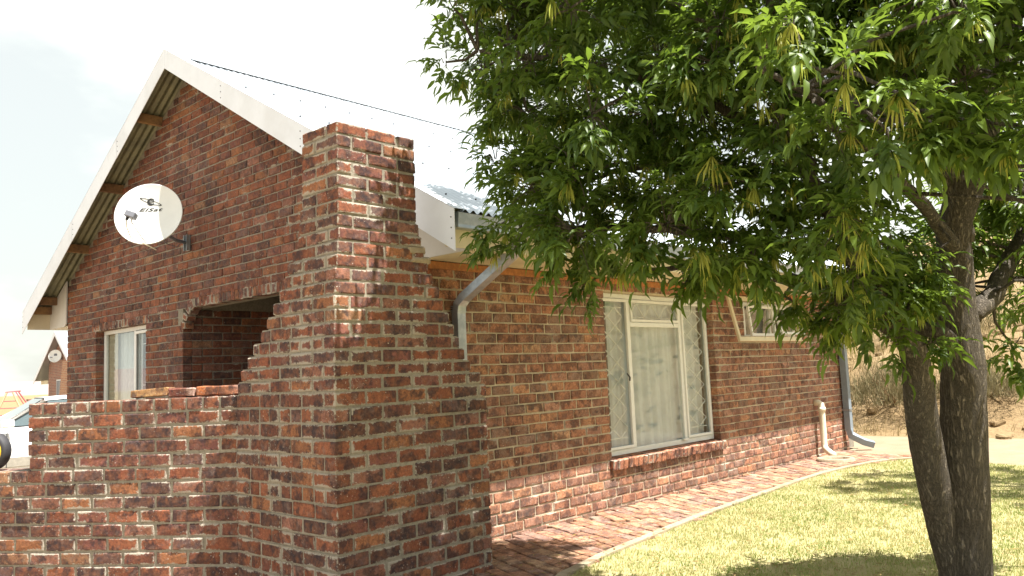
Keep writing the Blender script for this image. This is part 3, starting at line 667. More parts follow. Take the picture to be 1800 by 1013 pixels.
# high window
w2 = frame_bars(I4, [(9.262, 10.718, 1.60, 1.645), (9.262, 10.718, 2.0, 2.045), (9.262, 9.31, 1.646, 1.999), (10.67, 10.718, 1.646, 1.999), (9.97, 10.01, 1.646, 1.999)], 4.655, 4.70).build('window', M_FRAME, house)
tag(w2, 'small high white window standing open under the eave'); MB().box(9.31, 10.67, 4.675, 4.679, 1.645, 2.0).build('pane', M_GLASS, w2)
Mo = Matrix.Translation((8.80, 4.63, 2.10)) @ Matrix.Rotation(-.22, 4, 'X')
sa = frame_bars(Mo, [(0, 1.74, -.56, -.505), (0, .05, -.504, -.05), (1.69, 1.74, -.504, -.05), (0, 1.74, -.049, 0)], -.03, 0).build('open_guard_frame', M_CREAM, w2)
Mo = Matrix.Translation((9.29, 4.63, 2.0)) @ Matrix.Rotation(-.10, 4, 'X')
frame_bars(Mo, [(0, .68, -.38, -.345), (0, .035, -.344, -.03), (.645, .68, -.344, -.03), (0, .68, -.029, 0)], -.03, 0).build('sash', M_FRAME, w2)
frame_bars(Matrix.Translation((9.99, 4.63, 2.0)) @ Matrix.Rotation(-.30, 4, 'X'), [(0, .68, -.38, -.345), (0, .035, -.344, -.03), (.645, .68, -.344, -.03), (0, .68, -.029, 0)], -.03, 0).build('sash', M_FRAME, w2)
MB().box(9.2, 10.8, 4.87, 4.89, 1.5, 2.1).build('room_backing', M_DARK, house)
# gable window (local x = -Y)
w3 = frame_bars(FACM, [(-10.898, -9.452, 2.012, 2.058), (-10.898, -9.452, .95, 1.0), (-10.898, -10.85, 1.001, 2.011), (-9.50, -9.452, 1.001, 2.011), (-10.0, -9.955, 1.001, 2.011)], -4.24, -4.20).build('window', M_FRAME, house)
tag(w3, 'white window in the gable wall beside the arched porch')
frame_bars(FACM, [(-9.95, -9.52, 1.965, 2.0), (-9.95, -9.915, 1.01, 1.964), (-9.53, -9.50, 1.01, 1.964)], -4.20, -4.185).build('casement', M_FRAME, w3)
MB(FACM).box(-9.90, -9.54, -4.262, -4.258, 1.84, 1.85).box(-9.90, -9.54, -4.262, -4.258, 1.35, 1.36).box(-9.70, -9.69, -4.262, -4.258, 1.0, 1.95).build('burglar_bars', M_FRAME, w3)
MB(FACM).box(-10.85, -9.50, -4.222, -4.218, 1.0, 2.01).build('pane', M_GLASS, w3)
MB().box(4.246, 4.250, 10.58, 10.85, 1.0, 2.01).build('window_strip', simple('tan_strip', (.50, .45, .34), .8), house)  # tan strip added behind the glass to lighten the gap beside the curtain
def curtain(name_label, f, n, z0, z1, seed, cat='curtain', scal=False, fold=.022):
    V = []; rr = random.Random(seed); ph = [rr.uniform(0, 6) for _ in range(4)]; nz = 14
    for k in range(nz+1):
        z = z0+(z1-z0)*k/nz
        for i in range(n+1):
            u = i/n; w = fold*(math.sin(u*n*.42+ph[0]+.3*math.sin(k*.3))+.5*math.sin(u*n*.91+ph[1])+.35*math.sin(u*n*.17+ph[2]+k*.08))
            uu = u
            if scal and i == 0: uu = u-.035*abs(math.sin(k*math.pi/2))
            V.append(f(uu, w, z))
    m = n+1; mb = MB(); mb.add(V, [(k*m+i, k*m+i+1, (k+1)*m+i+1, (k+1)*m+i) for k in range(nz) for i in range(n)])
    return tag(mb.build('curtain', M_CLOTH, None, True), name_label, cat)
curtain('wide white net curtain with soft folds behind the large latticed window', lambda u, w, z: (6.72+1.74*u, 4.85+w, z), 140, .50, 2.02, 3)
curtain('narrow white net curtain bunched at the left inside the large latticed window', lambda u, w, z: (6.43+.14*u, 4.90+w, z), 14, .50, 2.02, 4)
curtain('pale lace curtain with a scalloped edge behind the gable window', lambda u, w, z: (4.285+w, 10.66-.72*u, z), 60, .98, 2.01, 5, scal=True, fold=.014)
# ------------------------------------------------------------------ stepped chimney pier
pier = thing('stepped_brick_chimney', (3.45, 4.5, 0), 'stepped dark red brick chimney pier standing in front of the house corner', 'chimney')
XR = [(1.24, 4.06), (1.30, 3.99), (1.38, 3.90), (1.47, 3.85), (1.54, 3.81), (1.63, 3.77), (1.71, 3.72), (1.78, 3.68), (1.86, 3.65), (1.92, 3.61), (2.06, 3.54), (2.14, 3.52), (2.22, 3.50), (2.30, 3.48), (2.9, 3.48)]
YL = [(1.24, 5.10), (1.34, 5.05), (1.42, 4.97), (1.50, 4.92), (1.57, 4.82), (1.65, 4.77), (1.73, 4.68), (1.81, 4.60), (1.92, 4.54), (2.07, 4.49), (2.16, 4.42), (2.29, 4.39), (2.43, 4.37), (2.9, 4.34)]
def itp(t, z): return float(np.interp(z, [p[0] for p in t], [p[1] for p in t]))
rows = [(-.055+.0925*(k+.5), .0925) for k in range(14)]+[(1.24+.0812*(k+.5), .0812) for k in range(20)]
core = MB(); pb = []; PF = 3.98
for k, (zc, ph_) in enumerate(rows):
    xr = 4.06 if zc < 1.24 else itp(XR, zc); yl = 5.09 if zc < 1.24 else itp(YL, zc); xc = float(np.interp(zc, [1.2, 1.9, 2.15], [2.81, 2.83, 2.865]))+rnd.uniform(-.004, .004)
    h = ph_-.013; top = k == len(rows)-1; e = .006
    core.box(xc+e, xr-.012, PF+e, yl-.012, zc-ph_/2, zc+ph_/2-(.03 if top else 0))
    o = k % 2; cw, cd = (.222, .106) if o else (.106, .222)
    pb.append(((xc+cw/2, PF+cd/2, zc), (cw, cd, h), Matrix.Rotation(rnd.uniform(-.01, .01), 3, 'Z'), bcol(rnd)))
    jx = .012
    pb += row((0, PF+rnd.uniform(-.002, .002)), (1, 0), (0, -1), xc+cw+jx, xr, zc, h, xc+cw+jx/2, rnd, J=.016)
    pb += row((xc, 0), (0, 1), (-1, 0), PF+cd+jx, yl, zc, h, PF+cd+jx/2, rnd, J=.014, header=(k % 5 == 2), L_=.222)
    if zc > 1.24:    # far faces so that the stack is brick all round
        pb += row((xr, 0), (0, 1), (1, 0), PF+.13, yl-.13, zc, h, PF, rnd); pb += row((0, yl), (1, 0), (0, 1), xc+.13, xr, zc, h, xc, rnd)
put_bricks(pb, pier, 300, vis=lambda b: b[0][2] > -.02 and (b[0][1] < 4.1 or b[0][0] < 2.95))
core.build('mortar_core', M_MORT, pier)
mp_ = MB(); zt = 2.185
for (xa, xb, za, zb) in ((3.42, 3.59, 2.03, 2.085), (3.40, 3.55, 2.09, 2.15)):
    v, f = cbox(xb-xa, .09, zb-za, .015, .006, rnd); mp_.add([(p[0]+(xa+xb)/2, p[1]+PF+.040, p[2]+(za+zb)/2) for p in v], f)
mp_.build('mortar_patch', M_CONC, pier)
# ------------------------------------------------------------------ garden wall
gwl = thing('garden_wall', (1.6, 7.0, 0), 'low rough red brick wall with a stepped down end, joining the near pier', 'wall')
G0 = Vector((2.82, 5.09)); GD = Vector((-.536, .844)).normalized(); GN = Vector((-GD.y, GD.x)); GN = -GN if GN.x > 0 else GN
core = MB(); gb_ = []
def gbox(t0, t1, z0, z1, d0=.006, d1=.214):
    p = [G0+GD*t-GN*d for t, d in ((t0, d0), (t1, d0), (t1, d1), (t0, d1))]; core.prism([(q.x, q.y) for q in p], z0, z1, 'z')
gbox(-.1, 1.565-.008, .70, 1.24-.008); gbox(-.1, 5.0, -.08, .7775-.008, .0065, .2135)
for k in range(14):
    zc = 1.24-.0925*(k+.5); t1 = 1.575+rnd.uniform(-.015, .01) if k < 5 else 5.0; h = .0795; org = (G0.x, G0.y)
    if k in (0, 5): gb_ += row(org, tuple(GD), tuple(GN), .0 if k == 0 else 1.59, t1, zc, h, .01, rnd, depth=.22, J=.016, header=True); 
    if k == 5: gb_ += row(org, tuple(GD), tuple(GN), .0, 1.585, zc, h, .04, rnd, J=.016)
    if k not in (0, 5): gb_ += row(org, tuple(GD), tuple(GN), -.0, t1, zc, h, (.12 if k % 2 else 0)+.01, rnd, J=.016)
    if k != 0: gb_ += row((G0.x-GN.x*.22, G0.y-GN.y*.22), tuple(GD), tuple(-GN), .2, t1, zc, h, .0, rnd, J=.016)
put_bricks(gb_, gwl, 300, vis=lambda b: ((Vector(b[0][:2])-G0).dot(GD) < 2.4) and -(Vector(b[0][:2])-G0).dot(GN) < .13)
core.build('mortar_core', M_MORT, gwl)
def loose(t, w, h, d, c, lab, rot=0., roll=0., zo=0):
    p = G0+GD*t-GN*.10; v, f = cbox(w, d, h, .007, .004, rnd); mb = MB().add(v, f); me = mb.mesh('loose_brick', B_OBJ)
    a = me.attributes.new('lp', 'FLOAT_VECTOR', 'POINT'); a.data.foreach_set('vector', [q for r in v for q in r]); a = me.attributes.new('sz', 'FLOAT_VECTOR', 'POINT'); a.data.foreach_set('vector', [w/2+.01, d/2+.01, h/2+.01]*24)
    R_ = Matrix(((-GN.y, -GN.x, 0), (GN.x, -GN.y, 0), (0, 0, 1))) @ Matrix.Rotation(rot, 3, 'Z') @ Matrix.Rotation(roll, 3, 'Y')
    o = link('loose_brick', me, None, Matrix.Translation((p.x, p.y, 1.242+h/2+zo)) @ R_.to_4x4()); o.color = (*c, 1); tag(o, lab, 'brick', 'loose bricks lying on the garden wall')
loose(.69, .27, .055, .11, (.50, .30, .13), 'long buff orange loose brick, leftmost of those lying on the garden wall', .06, -.05, .006)
loose(.475, .13, .058, .11, (.20, .07, .055), 'short dark red loose brick between the buff brick and the pale pink one', .02)
loose(.375, .07, .056, .11, (.60, .42, .36), 'small pale pink loose brick end on the garden wall', -.05)
loose(.27, .125, .063, .11, (.50, .17, .06), 'rough bright orange loose brick just right of the small pale pink one', .05)
loose(.11, .11, .060, .11, (.38, .16, .09), 'half brick standing alone on the garden wall nearest the stepped pier', -.04)
# ------------------------------------------------------------------ satellite dishes
M_DISH = simple('dish_paint', (.74, .75, .74), .4, 0, .03, 8, .05, .001); M_INK = simple('black_ink', (.02, .02, .02), .5)
def dish(c, n, R, wall, label, logo=True, group=None):
    n = Vector(n).normalized(); r_ = Vector((0, 0, 1)).cross(n); r_ = -r_ if r_.dot(rt) < 0 else r_; r_.normalize(); u_ = n.cross(r_); u_ = -u_ if u_.z < 0 else u_
    r_ = u_.cross(n).normalized()
    M = Matrix(((r_.x, u_.x, n.x, c[0]), (r_.y, u_.y, n.y, c[1]), (r_.z, u_.z, n.z, c[2]), (0, 0, 0, 1)))
    t = thing('satellite_dish', (wall[0], wall[1], wall[2]), label, 'satellite dish', group)
    dpt = .055*R/.315
    def zz(x, y): return dpt*((x*x+y*y)/(R*R)-1)
    mb = MB(M); pr = [(R*i/26, zz(R*i/26, 0)) for i in range(27)]
    mb.lathe([(max(a, .001), b) for a, b in pr]+[(R+.006, .002), (R+.007, -.014), (R-.004, -.018)]+[(max(a-.003, .001), b-.012) for a, b in pr[::-1]], 48)
    rf = mb.build('reflector', M_DISH, t, True)
    mb = MB(); bc = M @ Vector((.0, -.05, -dpt-.03)); w = Vector(wall)
    mb.tube([w+Vector((-.04, 0, 0)), w+Vector((-.16, -.03, .01)), bc+Vector((.06, .05, -.04)), bc], .018*R/.315, 8)
    mb.build('mounting_arm', M_GREY, t, True)
    MB(Matrix.Translation(w)).bbox(-.02, 0, -.035, .035, -.085, .085).bbox(-.05, -.02, -.035, -.027, -.085, .085, .002).bbox(-.05, -.02, .027, .035, -.085, .085, .002).build('wall_bracket', M_GALV, t)
    MB(M @ Matrix.Translation((0, -.05, -dpt-.03))).bbox(-.06, .06, -.06, .06, -.02, .015).build('back_plate', M_GALV, t)
    lc = Vector((-.10*R/.315, -.085*R/.315, .15*R/.315))
    MB(M).tube([(0, -R*.97, -.01), (-.01, -R*.9, .10), lc+Vector((.0, -.06, -.02)), lc], .007, 6).build('feed_arm', M_DISH, t, True)
    Lm = M @ Matrix.Translation(lc) @ Matrix.Rotation(-.35, 4, 'Z')
    lnb = MB(Lm).bbox(-.05, .05, -.03, .03, -.03, .05, .006).build('feed_horn', M_GREY, t); MB(Lm).tube([(-.02, -.03, .01), (-.02, -.06, .01)], .014, 8).build('connector', M_BLACK, lnb, True)
    if logo:
        MB().tube([Lm @ Vector((-.02, -.06, .01)), Lm @ Vector((.0, -.12, -.02)), Lm @ Vector((.05, -.19, -.08)), M @ Vector((.03, -R-.02, -.02)), M @ Vector((.09, -R-.05, -.05))], .006, 6).build('cable', M_PVC, t, True)
        MB().tube([w+Vector((-.06, .0, .02)), w+Vector((-.12, .04, -.05)), w+Vector((-.25, .02, -.02)), bc], .004, 5).build('cable', M_GREY, t, True)
        # printed name and emblem, laid on the reflector surface
        cu = bpy.data.curves.new('dish_name', 'FONT'); cu.body = 'ElSat'; cu.size = .062; cu.shear = .35; cu.offset = .0016; cu.align_x = 'CENTER'; cu.space_character = 1.12
        to = bpy.data.objects.new('tmp', cu); col.objects.link(to); dg = bpy.context.evaluated_depsgraph_get(); me = bpy.data.meshes.new_from_object(to.evaluated_get(dg)); bpy.data.objects.remove(to)
        for v in me.vertices:
            x, y = v.co.x*1.62-.005, v.co.y*.80+.048; v.co = M @ Vector((x, y, zz(x, y)+.002))
        me.materials.clear(); me.materials.append(M_INK); link('name_print', me, t)
        mb = MB(M); cx, cy = -.0, .147
        def P(x, y, k=.0025): return (x, y, zz(x, y)+k)
        V = []; n_ = 72
        for i in range(n_):
            a = 2*math.pi*i/n_
            for q, dx_ in ((1, 0), (.86, .004)):
                ex, ey = .115*math.cos(a)*(q*1.0), .020*math.sin(a)*(q if q == 1 else .62); th = -.36
                V.append(P(cx+ex*math.cos(th)-ey*math.sin(th)+.0, cy+ex*math.sin(th)+ey*math.cos(th)))
        mb.add(V, [(2*i, 2*((i+1) % n_), 2*((i+1) % n_)+1, 2*i+1) for i in range(n_)])
        rr = .038   # globe drawn as a rounded E: thick open ring and a bar
        V = []; m = 22
        for i in range(m+1):
            a = math.radians(28+304*i/m); w1_ = .020 if i > 3 and i < m-3 else .013
            V += [P(cx+rr*math.cos(a), cy+rr*math.sin(a)), P(cx+(rr-w1_)*math.cos(a), cy+(rr-w1_)*math.sin(a))]
        mb.add(V, [(2*i, 2*i+2, 2*i+3, 2*i+1) for i in range(m)])
        mb.add([P(cx-.02, cy-.005), P(cx+.028, cy-.005), P(cx+.030, cy+.005), P(cx-.02, cy+.005)], [(0, 1, 2, 3)])
        mb.add([P(-.07, .118), P(.08, .118), P(.08, .1195), P(-.07, .1195)], [(0, 1, 2, 3)])
        mb.build('emblem_print', M_INK, t)
        mb = MB(M)
        for (x, y) in ((-.07, .015), (.075, .02), (.065, -.10)): mb.add([P(x+.004*math.cos(k), y+.004*math.sin(k)) for k in range(6)], [tuple(range(6))])
        mb.build('bolt_heads', M_GREY, t)
    else:
        mb = MB(M); mb.add([(-.08, .02, -dpt+.006), (.09, .02, -dpt+.006), (.09, .14, -dpt+.012), (-.08, .14, -dpt+.012)], [(0, 1, 2, 3)]); mb.build('emblem_print', M_GREY, t)
    return t
dish((3.52, 8.06, 3.04), (-.64, -.70, .22), .322, (FX-.002, 8.38, 2.84), 'white round satellite dish with black lettering fixed to the near gable wall')
# ------------------------------------------------------------------ far left scene
def bt(name, c1, c2, mo, sc):
    q = NT(name); b = q.n('ShaderNodeTexBrick'); b.inputs['Scale'].default_value = 1; b.inputs['Brick Width'].default_value = .23; b.inputs['Row Height'].default_value = .085; b.inputs['Mortar Size'].default_value = .008
    sx = q.n('ShaderNodeSeparateXYZ'); q.l(q.pos(), sx.inputs[0]); cb = q.n('ShaderNodeCombineXYZ'); q.l(q.math('ADD', sx.outputs[0], sx.outputs[1]), cb.inputs[0]); q.l(sx.outputs[2], cb.inputs[1]); q.l(cb.outputs[0], b.inputs['Vector'])
    for k, v in (('Color1', c1), ('Color2', c2), ('Mortar', mo)): b.inputs[k].default_value = (*v, 1)
    q.base(b.outputs['Color']); q.set(.9); return q.m
M_FBR = bt('far_brick', (.30, .13, .09), (.20, .09, .07), (.34, .30, .24), 1)
def far_house():
    X0 = 15.7; h = thing('brick_house', (18, 47.2, -.2), 'distant brick gabled house seen beyond the left corner of the near house', 'house')
    yc, top = 47.21, 4.57; Z2 = lambda y: top-.79*abs(y-yc)
    MB().prism([(45.1, -.2), (49.3, -.2), (49.3, Z2(49.3)-.1), (yc, top-.1), (45.1, Z2(45.1)-.1)], X0+.4, X0+.6, 'x').build('gable_wall', M_FBR, h)
    MB().box(X0+.6, X0+9, 45.1, 45.3, -.2, 2.6).box(X0+.6, X0+9, 49.1, 49.3, -.2, 2.6).build('side_wall', M_FBR, h)
    for s in (1, -1): 
        ye = yc+s*3.15
        MB().prism([(yc, top), (ye, Z2(ye)), (ye, Z2(ye)-.06), (yc, top-.06)], X0, X0+9.3, 'x').build('roof', M_ROOF, h)
        MB().prism([(yc, top+.02), (ye, Z2(ye)+.02), (ye, Z2(ye)-.22), (yc, top-.22)], X0-.03, X0-.01, 'x').build('barge_board', M_WHITE, h)
        a, b = sorted((yc+s*2.1, ye)); MB().box(X0+.36, X0+.40, a, b, Z2(ye)-.25, Z2(ye)-.05).build('eave_box_end', M_CREAM, h)
    wf = MB().box(X0+.34, X0+.40, 47.1, 47.95, .9, 2.03).build('window', M_FRAME, h); MB().box(X0+.33, X0+.342, 47.16, 47.5, .95, 1.98).box(X0+.33, X0+.342, 47.56, 47.9, .95, 1.98).build('pane', M_GREY, wf)
    ch = thing('stepped_brick_chimney', (15.0, 45.6, -.2), 'distant sunlit stepped brick chimney pier in front of the far brick house', 'chimney')
    st = MB()
    for i in range(18): st.box(14.7, 15.6, 42.3, 43.15+.045*(17-i), -.2+i*.17, -.2+(i+1)*.17-.003)
    st.build('stack', bt('far_lit_brick', (.40, .19, .10), (.30, .13, .08), (.42, .37, .28), 1), ch)  # lighter copy of the far brick, sunlight put into its colour
    dish((15.75, 47.35, 3.28), (-.70, -.70, .15), .33, (X0+.38, 47.3, 3.15), 'small white satellite dish on the distant brick house', logo=False)
far_house()
fw = thing('low_brick_wall', (10, 26.4, -.2), 'far low brick wall just showing above the white car roof', 'wall')
mb = MB(); p = [(8.55, 27.95), (12.2, 24.3), (12.35, 24.5), (8.7, 28.15)]; mb.prism(p, -.2, 1.10, 'z'); mb.build('wall_body', M_FBR, fw)
mb = MB()
for k in range(22):
    a = Vector((8.55, 27.95)).lerp(Vector((12.2, 24.3)), k/22); mb.box(a.x, a.x+.15, a.y-.05, a.y+.12, 1.10, 1.165)
mb.build('coping', M_FBR, fw)
# car ------------------------------------------------------------
def car():
    gz = -.22; d = Vector((-.985, .17, 0)).normalized(); s = Vector((-d.y, d.x, 0)); c = Vector((5.40, 16.50, gz))
    M = Matrix(((d.x, s.x, 0, c.x), (d.y, s.y, 0, c.y), (0, 0, 1, c.z), (0, 0, 0, 1))) @ Matrix.Scale(1.06, 4)
    t = thing('parked_car', tuple(c), 'white parked sedan half hidden behind the low garden wall', 'car')
    paint = simple('white_car_paint', (.74, .75, .76), .25, 0, .02, 5, .02, .001); trim = simple('grey_car_trim', (.32, .30, .26), .5)
    low = [(-2.15, .38, .70), (-2.12, .62, .80), (-2.0, .86, .80), (-1.35, .93, .83), (-.6, .92, .84), (.2, .92, .84), (.85, .92, .83), (1.4, .84, .80), (1.95, .74, .74), (2.16, .60, .66), (2.2, .40, .6)]
    V = []; 
    for (x, zt, hw) in low: V += [(x, -hw, .22), (x, -hw-.02, .5 if zt > .5 else zt-.05), (x, -hw*.97, zt-.03), (x, -hw*.9, zt), (x, hw*.9, zt), (x, hw*.97, zt-.03), (x, hw+.02, .5 if zt > .5 else zt-.05), (x, hw, .22)]
    n = 8; Fc = [(i*n+k, i*n+k+1, (i+1)*n+k+1, (i+1)*n+k) for i in range(len(low)-1) for k in range(n-1)]+[tuple(range(n)), tuple(range((len(low)-1)*n, len(low)*n))[::-1]]
    body = MB(M); body.add(V, Fc); body.build('body', paint, t, True)
    cab = [(-1.55, .92, .70, .92), (-1.0, .92, .60, 1.36), (-.3, .92, .58, 1.40), (.15, .92, .58, 1.38), (.85, .92, .72, .93)]
    roof = MB(M); V = []
    for (x, zb, hw, zt) in cab[1:4]: V += [(x, -hw-.02, zt-.05), (x, -hw+.06, zt), (x, hw-.06, zt), (x, hw+.02, zt-.05)]
    roof.add(V, [(i*4+k, i*4+k+1, i*4+5+k, i*4+4+k) for i in range(2) for k in range(3)])
    for sy in (-1, 1):
        for (a, b) in (((.85, .92, .74), (.15, 1.33, .60)), ((-1.55, .92, .74), (-1.0, 1.31, .60)), ((-.35, .92, .76), (-.32, 1.35, .60))):
            w_ = .045; roof.add([(a[0]-w_, sy*(a[2]+.02), a[1]), (a[0]+w_, sy*(a[2]+.02), a[1]), (b[0]+w_, sy*(b[2]+.03), b[1]), (b[0]-w_, sy*(b[2]+.03), b[1]), (a[0]-w_, sy*(a[2]-.05), a[1]), (a[0]+w_, sy*(a[2]-.05), a[1]), (b[0]+w_, sy*(b[2]-.04), b[1]), (b[0]-w_, sy*(b[2]-.04), b[1])], [(0, 1, 2, 3), (4, 5, 6, 7), (0, 3, 7, 4), (1, 2, 6, 5)])
    roof.build('roof', paint, t, True)
    gm = simple('tinted_car_glass', (.09, .12, .13), .06, 0, .1, 2, 0, .001)
    MB(M).add([(.86, -.70, .93), (.86, .70, .93), (.17, .57, 1.36), (.17, -.57, 1.36)], [(0, 1, 2, 3)]).build('windscreen', gm, t)
    MB(M).add([(-1.56, -.70, .93), (-1.56, .70, .93), (-1.02, .57, 1.34), (-1.02, -.57, 1.34)], [(0, 1, 2, 3)]).build('rear_window', gm, t)
    for sy in (-1, 1):
        MB(M).add([(.78, sy*.73, .94), (-.30, sy*.75, .94), (-.30, sy*.60, 1.33), (.14, sy*.60, 1.32)], [(0, 1, 2, 3)]).build('side_window', gm, t)
        MB(M).add([(-.40, sy*.75, .94), (-1.48, sy*.73, .94), (-1.02, sy*.60, 1.30), (-.38, sy*.60, 1.33)], [(0, 1, 2, 3)]).build('side_window', gm, t)
        MB(M).bbox(-1.7, 1.85, sy*.845-.012, sy*.845+.012, .30, .46, .008).build('side_trim', trim, t)
        MB(M).box(.70, .712, sy*.857-.004, sy*.857+.004, .30, .92).box(-.35, -.338, sy*.857-.004, sy*.857+.004, .30, .92).build('door_seam', M_BLACK, t)
        MB(M).bbox(.62, .80, sy*.95-.07, sy*.95+.07, .93, 1.05, .02).build('mirror', paint, t)
        MB(M).bbox(2.10, 2.19, sy*.50-.14, sy*.50+.14, .52, .66, .01).build('headlight', M_GLASS, t)
        for x in (1.35, -1.35):
            Mw = M @ Matrix.Translation((x, sy*.76, .30)) @ Matrix.Rotation(math.pi/2, 4, 'X')
            w = MB(Mw).lathe([(.18, -.09), (.29, -.10), (.305, -.07), (.305, .07), (.29, .10), (.18, .09)], 24).build('wheel', M_BLACK, t, True); MB(Mw).lathe([(.001, -.07), (.06, -.085), (.18, -.075), (.18, .075), (.06, .085), (.001, .07)], 18).build('rim', M_GALV, w, True)
car()
# little wheel at the left edge ---------------------------------------
p = G0+GD*1.96-GN*.11; Mw = Matrix(((-GD.x, GN.x, 0, p.x), (-GD.y, GN.y, 0, p.y), (0, 0, 1, .775+.133), (0, 0, 0, 1))) @ Matrix.Rotation(math.pi/2, 4, 'X')
t = thing('small_wheel', (p.x, p.y, .78), 'small black tyre with a bright yellow hub at the left edge of the photo', 'wheel')
MB(Mw).lathe([(.075, -.03), (.115, -.045), (.132, -.025), (.132, .025), (.115, .045), (.075, .03)], 32).build('tyre', M_BLACK, t, True)
MB(Mw).lathe([(.001, -.048), (.03, -.05), (.104, -.046), (.104, .046), (.03, .05), (.001, .048)], 24).build('hub', simple('yellow_plastic', (.75, .52, .02), .4, 0, .05), t, True)
# playground frame --------------------------------------------------------
t = thing('playground_frame', (10.5, 36.4, -.2), 'small colourful playground climbing frame far away behind the white car', 'play frame')
ye = simple('yellow_paint', (.42, .38, .24), .5); re = simple('red_paint', (.33, .08, .09), .5); pu = simple('blue_tarp', (.20, .19, .48), .7)
PT = Vector((.96, -.28, 0)); PO_ = Vector((10.5, 36.4, 0))
def PP(u, z, v=0): q = PO_+PT*u+Vector((.28, .96, 0))*v; return (q.x, q.y, z)
for v in (0, .9):
    for q in (-1, 1): MB().tube([PP(q*.75, -.2, v), PP(q*.10, 1.42, v)], .035, 6).build('leg', ye, t)
MB().tube([PP(-.15, 1.44), PP(.35, 1.46), PP(.32, 1.44, .9)], .03, 6).build('top_rail', re, t); MB().tube([PP(.30, 1.42), PP(.75, .7), PP(1.1, .1)], .03, 6).build('slide_rail', re, t)
for k in range(5): MB().tube([PP(-.65+.11*k, .0+.27*k), PP(.65-.11*k, .0+.27*k)], .02, 5).build('rung', re, t)
MB().tube([PP(.2, 1.44), PP(.5, .9), PP(.62, .6)], .02, 5).build('rail', re, t)
mb = MB(); a_, b_ = PP(-.95, 1.18), PP(-.35, 1.52); mb.add([PP(-1.6, 1.35), PP(-.35, 1.25), PP(-.55, 1.62), PP(-1.6, 1.62), PP(-1.6, 1.30, .6), PP(-.35, 1.20, .6)], [(0, 1, 2, 3), (0, 1, 5, 4)]); mb.build('canopy', pu, t)
# ------------------------------------------------------------------ trees
LIMBS = {'trunk': [(5.172, 1.391, -0.14, 0.155), (5.162, 1.371, 0.06, 0.135), (5.152, 1.331, 0.54, 0.126), (5.122, 1.281, 1.05, 0.117), (5.102, 1.261, 1.24, 0.113), (5.072, 1.261, 1.56, 0.101), (5.032, 1.231, 1.84, 0.090), (4.992, 1.211, 2.00, 0.088), (4.962, 1.141, 2.17, 0.088), (4.942, 1.061, 2.34, 0.081), (4.912, 0.981, 2.54, 0.074), (4.932, 0.931, 2.78, 0.068), (4.972, 0.831, 3.08, 0.060), (4.992, 0.741, 3.54, 0.050), (4.982, 0.671, 4.14, 0.028)],
'second_stem': [(5.142, 1.401, -0.05, 0.072), (5.072, 1.431, 0.27, 0.081), (4.992, 1.441, 0.57, 0.086), (4.912, 1.441, 0.88, 0.086), (4.812, 1.421, 1.13, 0.079), (4.702, 1.406, 1.35, 0.068), (4.492, 1.451, 1.54, 0.054), (4.292, 1.481, 1.76, 0.045), (4.082, 1.531, 2.01, 0.039), (3.972, 1.611, 2.27, 0.031), (3.882, 1.661, 2.59, 0.025), (3.832, 1.661, 2.93, 0.021), (3.782, 1.621, 3.52, 0.013)]}
BR = [[(5.03, 1.18, 1.93, .057), (4.9, 1.19, 2.3, .047), (4.85, 1.18, 2.68, .047), (4.75, 1.17, 2.97, .043), (4.66, 1.16, 3.26, .037), (4.58, 1.16, 3.81, .024)],
[(5.12, 1.22, 1.5, .064), (5.38, 1.14, 1.63, .056), (5.63, 1.05, 1.9, .051), (5.83, .93, 2.18, .045), (5.98, .71, 2.55, .035), (6.07, .53, 3.06, .021)],
[(5.12, 1.26, 1.24, .057), (4.93, 1.3, 1.4, .047), (4.82, 1.41, 1.46, .037), (4.67, 1.56, 1.51, .031), (4.47, 1.75, 1.68, .025), (4.41, 1.95, 1.79, .019)],
[(4.32, 1.45, 1.76, .041), (4.14, 1.64, 1.86, .035), (4.04, 1.89, 1.94, .03), (4.01, 2.2, 2.02, .028), (3.95, 2.56, 2.1, .023), (3.84, 2.97, 2.15, .017), (3.71, 3.26, 2.15, .01)],
[(4.11, 1.5, 2.01, .037), (4.01, 1.73, 2.19, .032), (3.99, 2.03, 2.33, .027), (3.93, 2.38, 2.43, .022), (3.94, 2.81, 2.45, .017), (3.79, 3.14, 2.38, .014)],
[(4.0, 1.58, 2.27, .031), (3.86, 1.85, 2.54, .026), (3.68, 2.16, 2.77, .024), (3.59, 2.53, 2.91, .019), (3.41, 2.86, 3.06, .016), (3.19, 3.09, 3.11, .01)],
[(3.91, 1.63, 2.59, .026), (3.71, 1.81, 2.88, .023), (3.49, 2.01, 3.12, .02), (3.4, 2.35, 3.43, .015), (3.25, 2.64, 3.65, .012)],
[(5.06, 1.2, 1.84, .044), (4.44, 1.26, 2.13, .032), (3.97, 1.31, 2.32, .024), (3.6, 1.39, 2.48, .018), (3.33, 1.52, 2.59, .012)],
[(4.69, 1.41, 1.35, .043), (4.52, 1.57, 1.57, .034), (4.31, 1.78, 1.71, .027), (4.17, 2.06, 1.79, .022), (4.11, 2.42, 1.86, .016), (3.98, 2.72, 1.86, .013)],
[(4.94, .95, 2.54, .043), (4.39, .93, 2.79, .031), (4.08, .92, 3.09, .021), (3.85, .97, 3.41, .013)],
[(4.85, 1.18, 2.68, .034), (4.43, 1.3, 2.98, .027), (4.15, 1.4, 3.3, .02), (3.98, 1.54, 3.66, .015)],
[(3.49, 2.01, 3.12, .017), (3.96, 2.46, 3.64, .017), (4.43, 2.92, 4.1, .015)]]
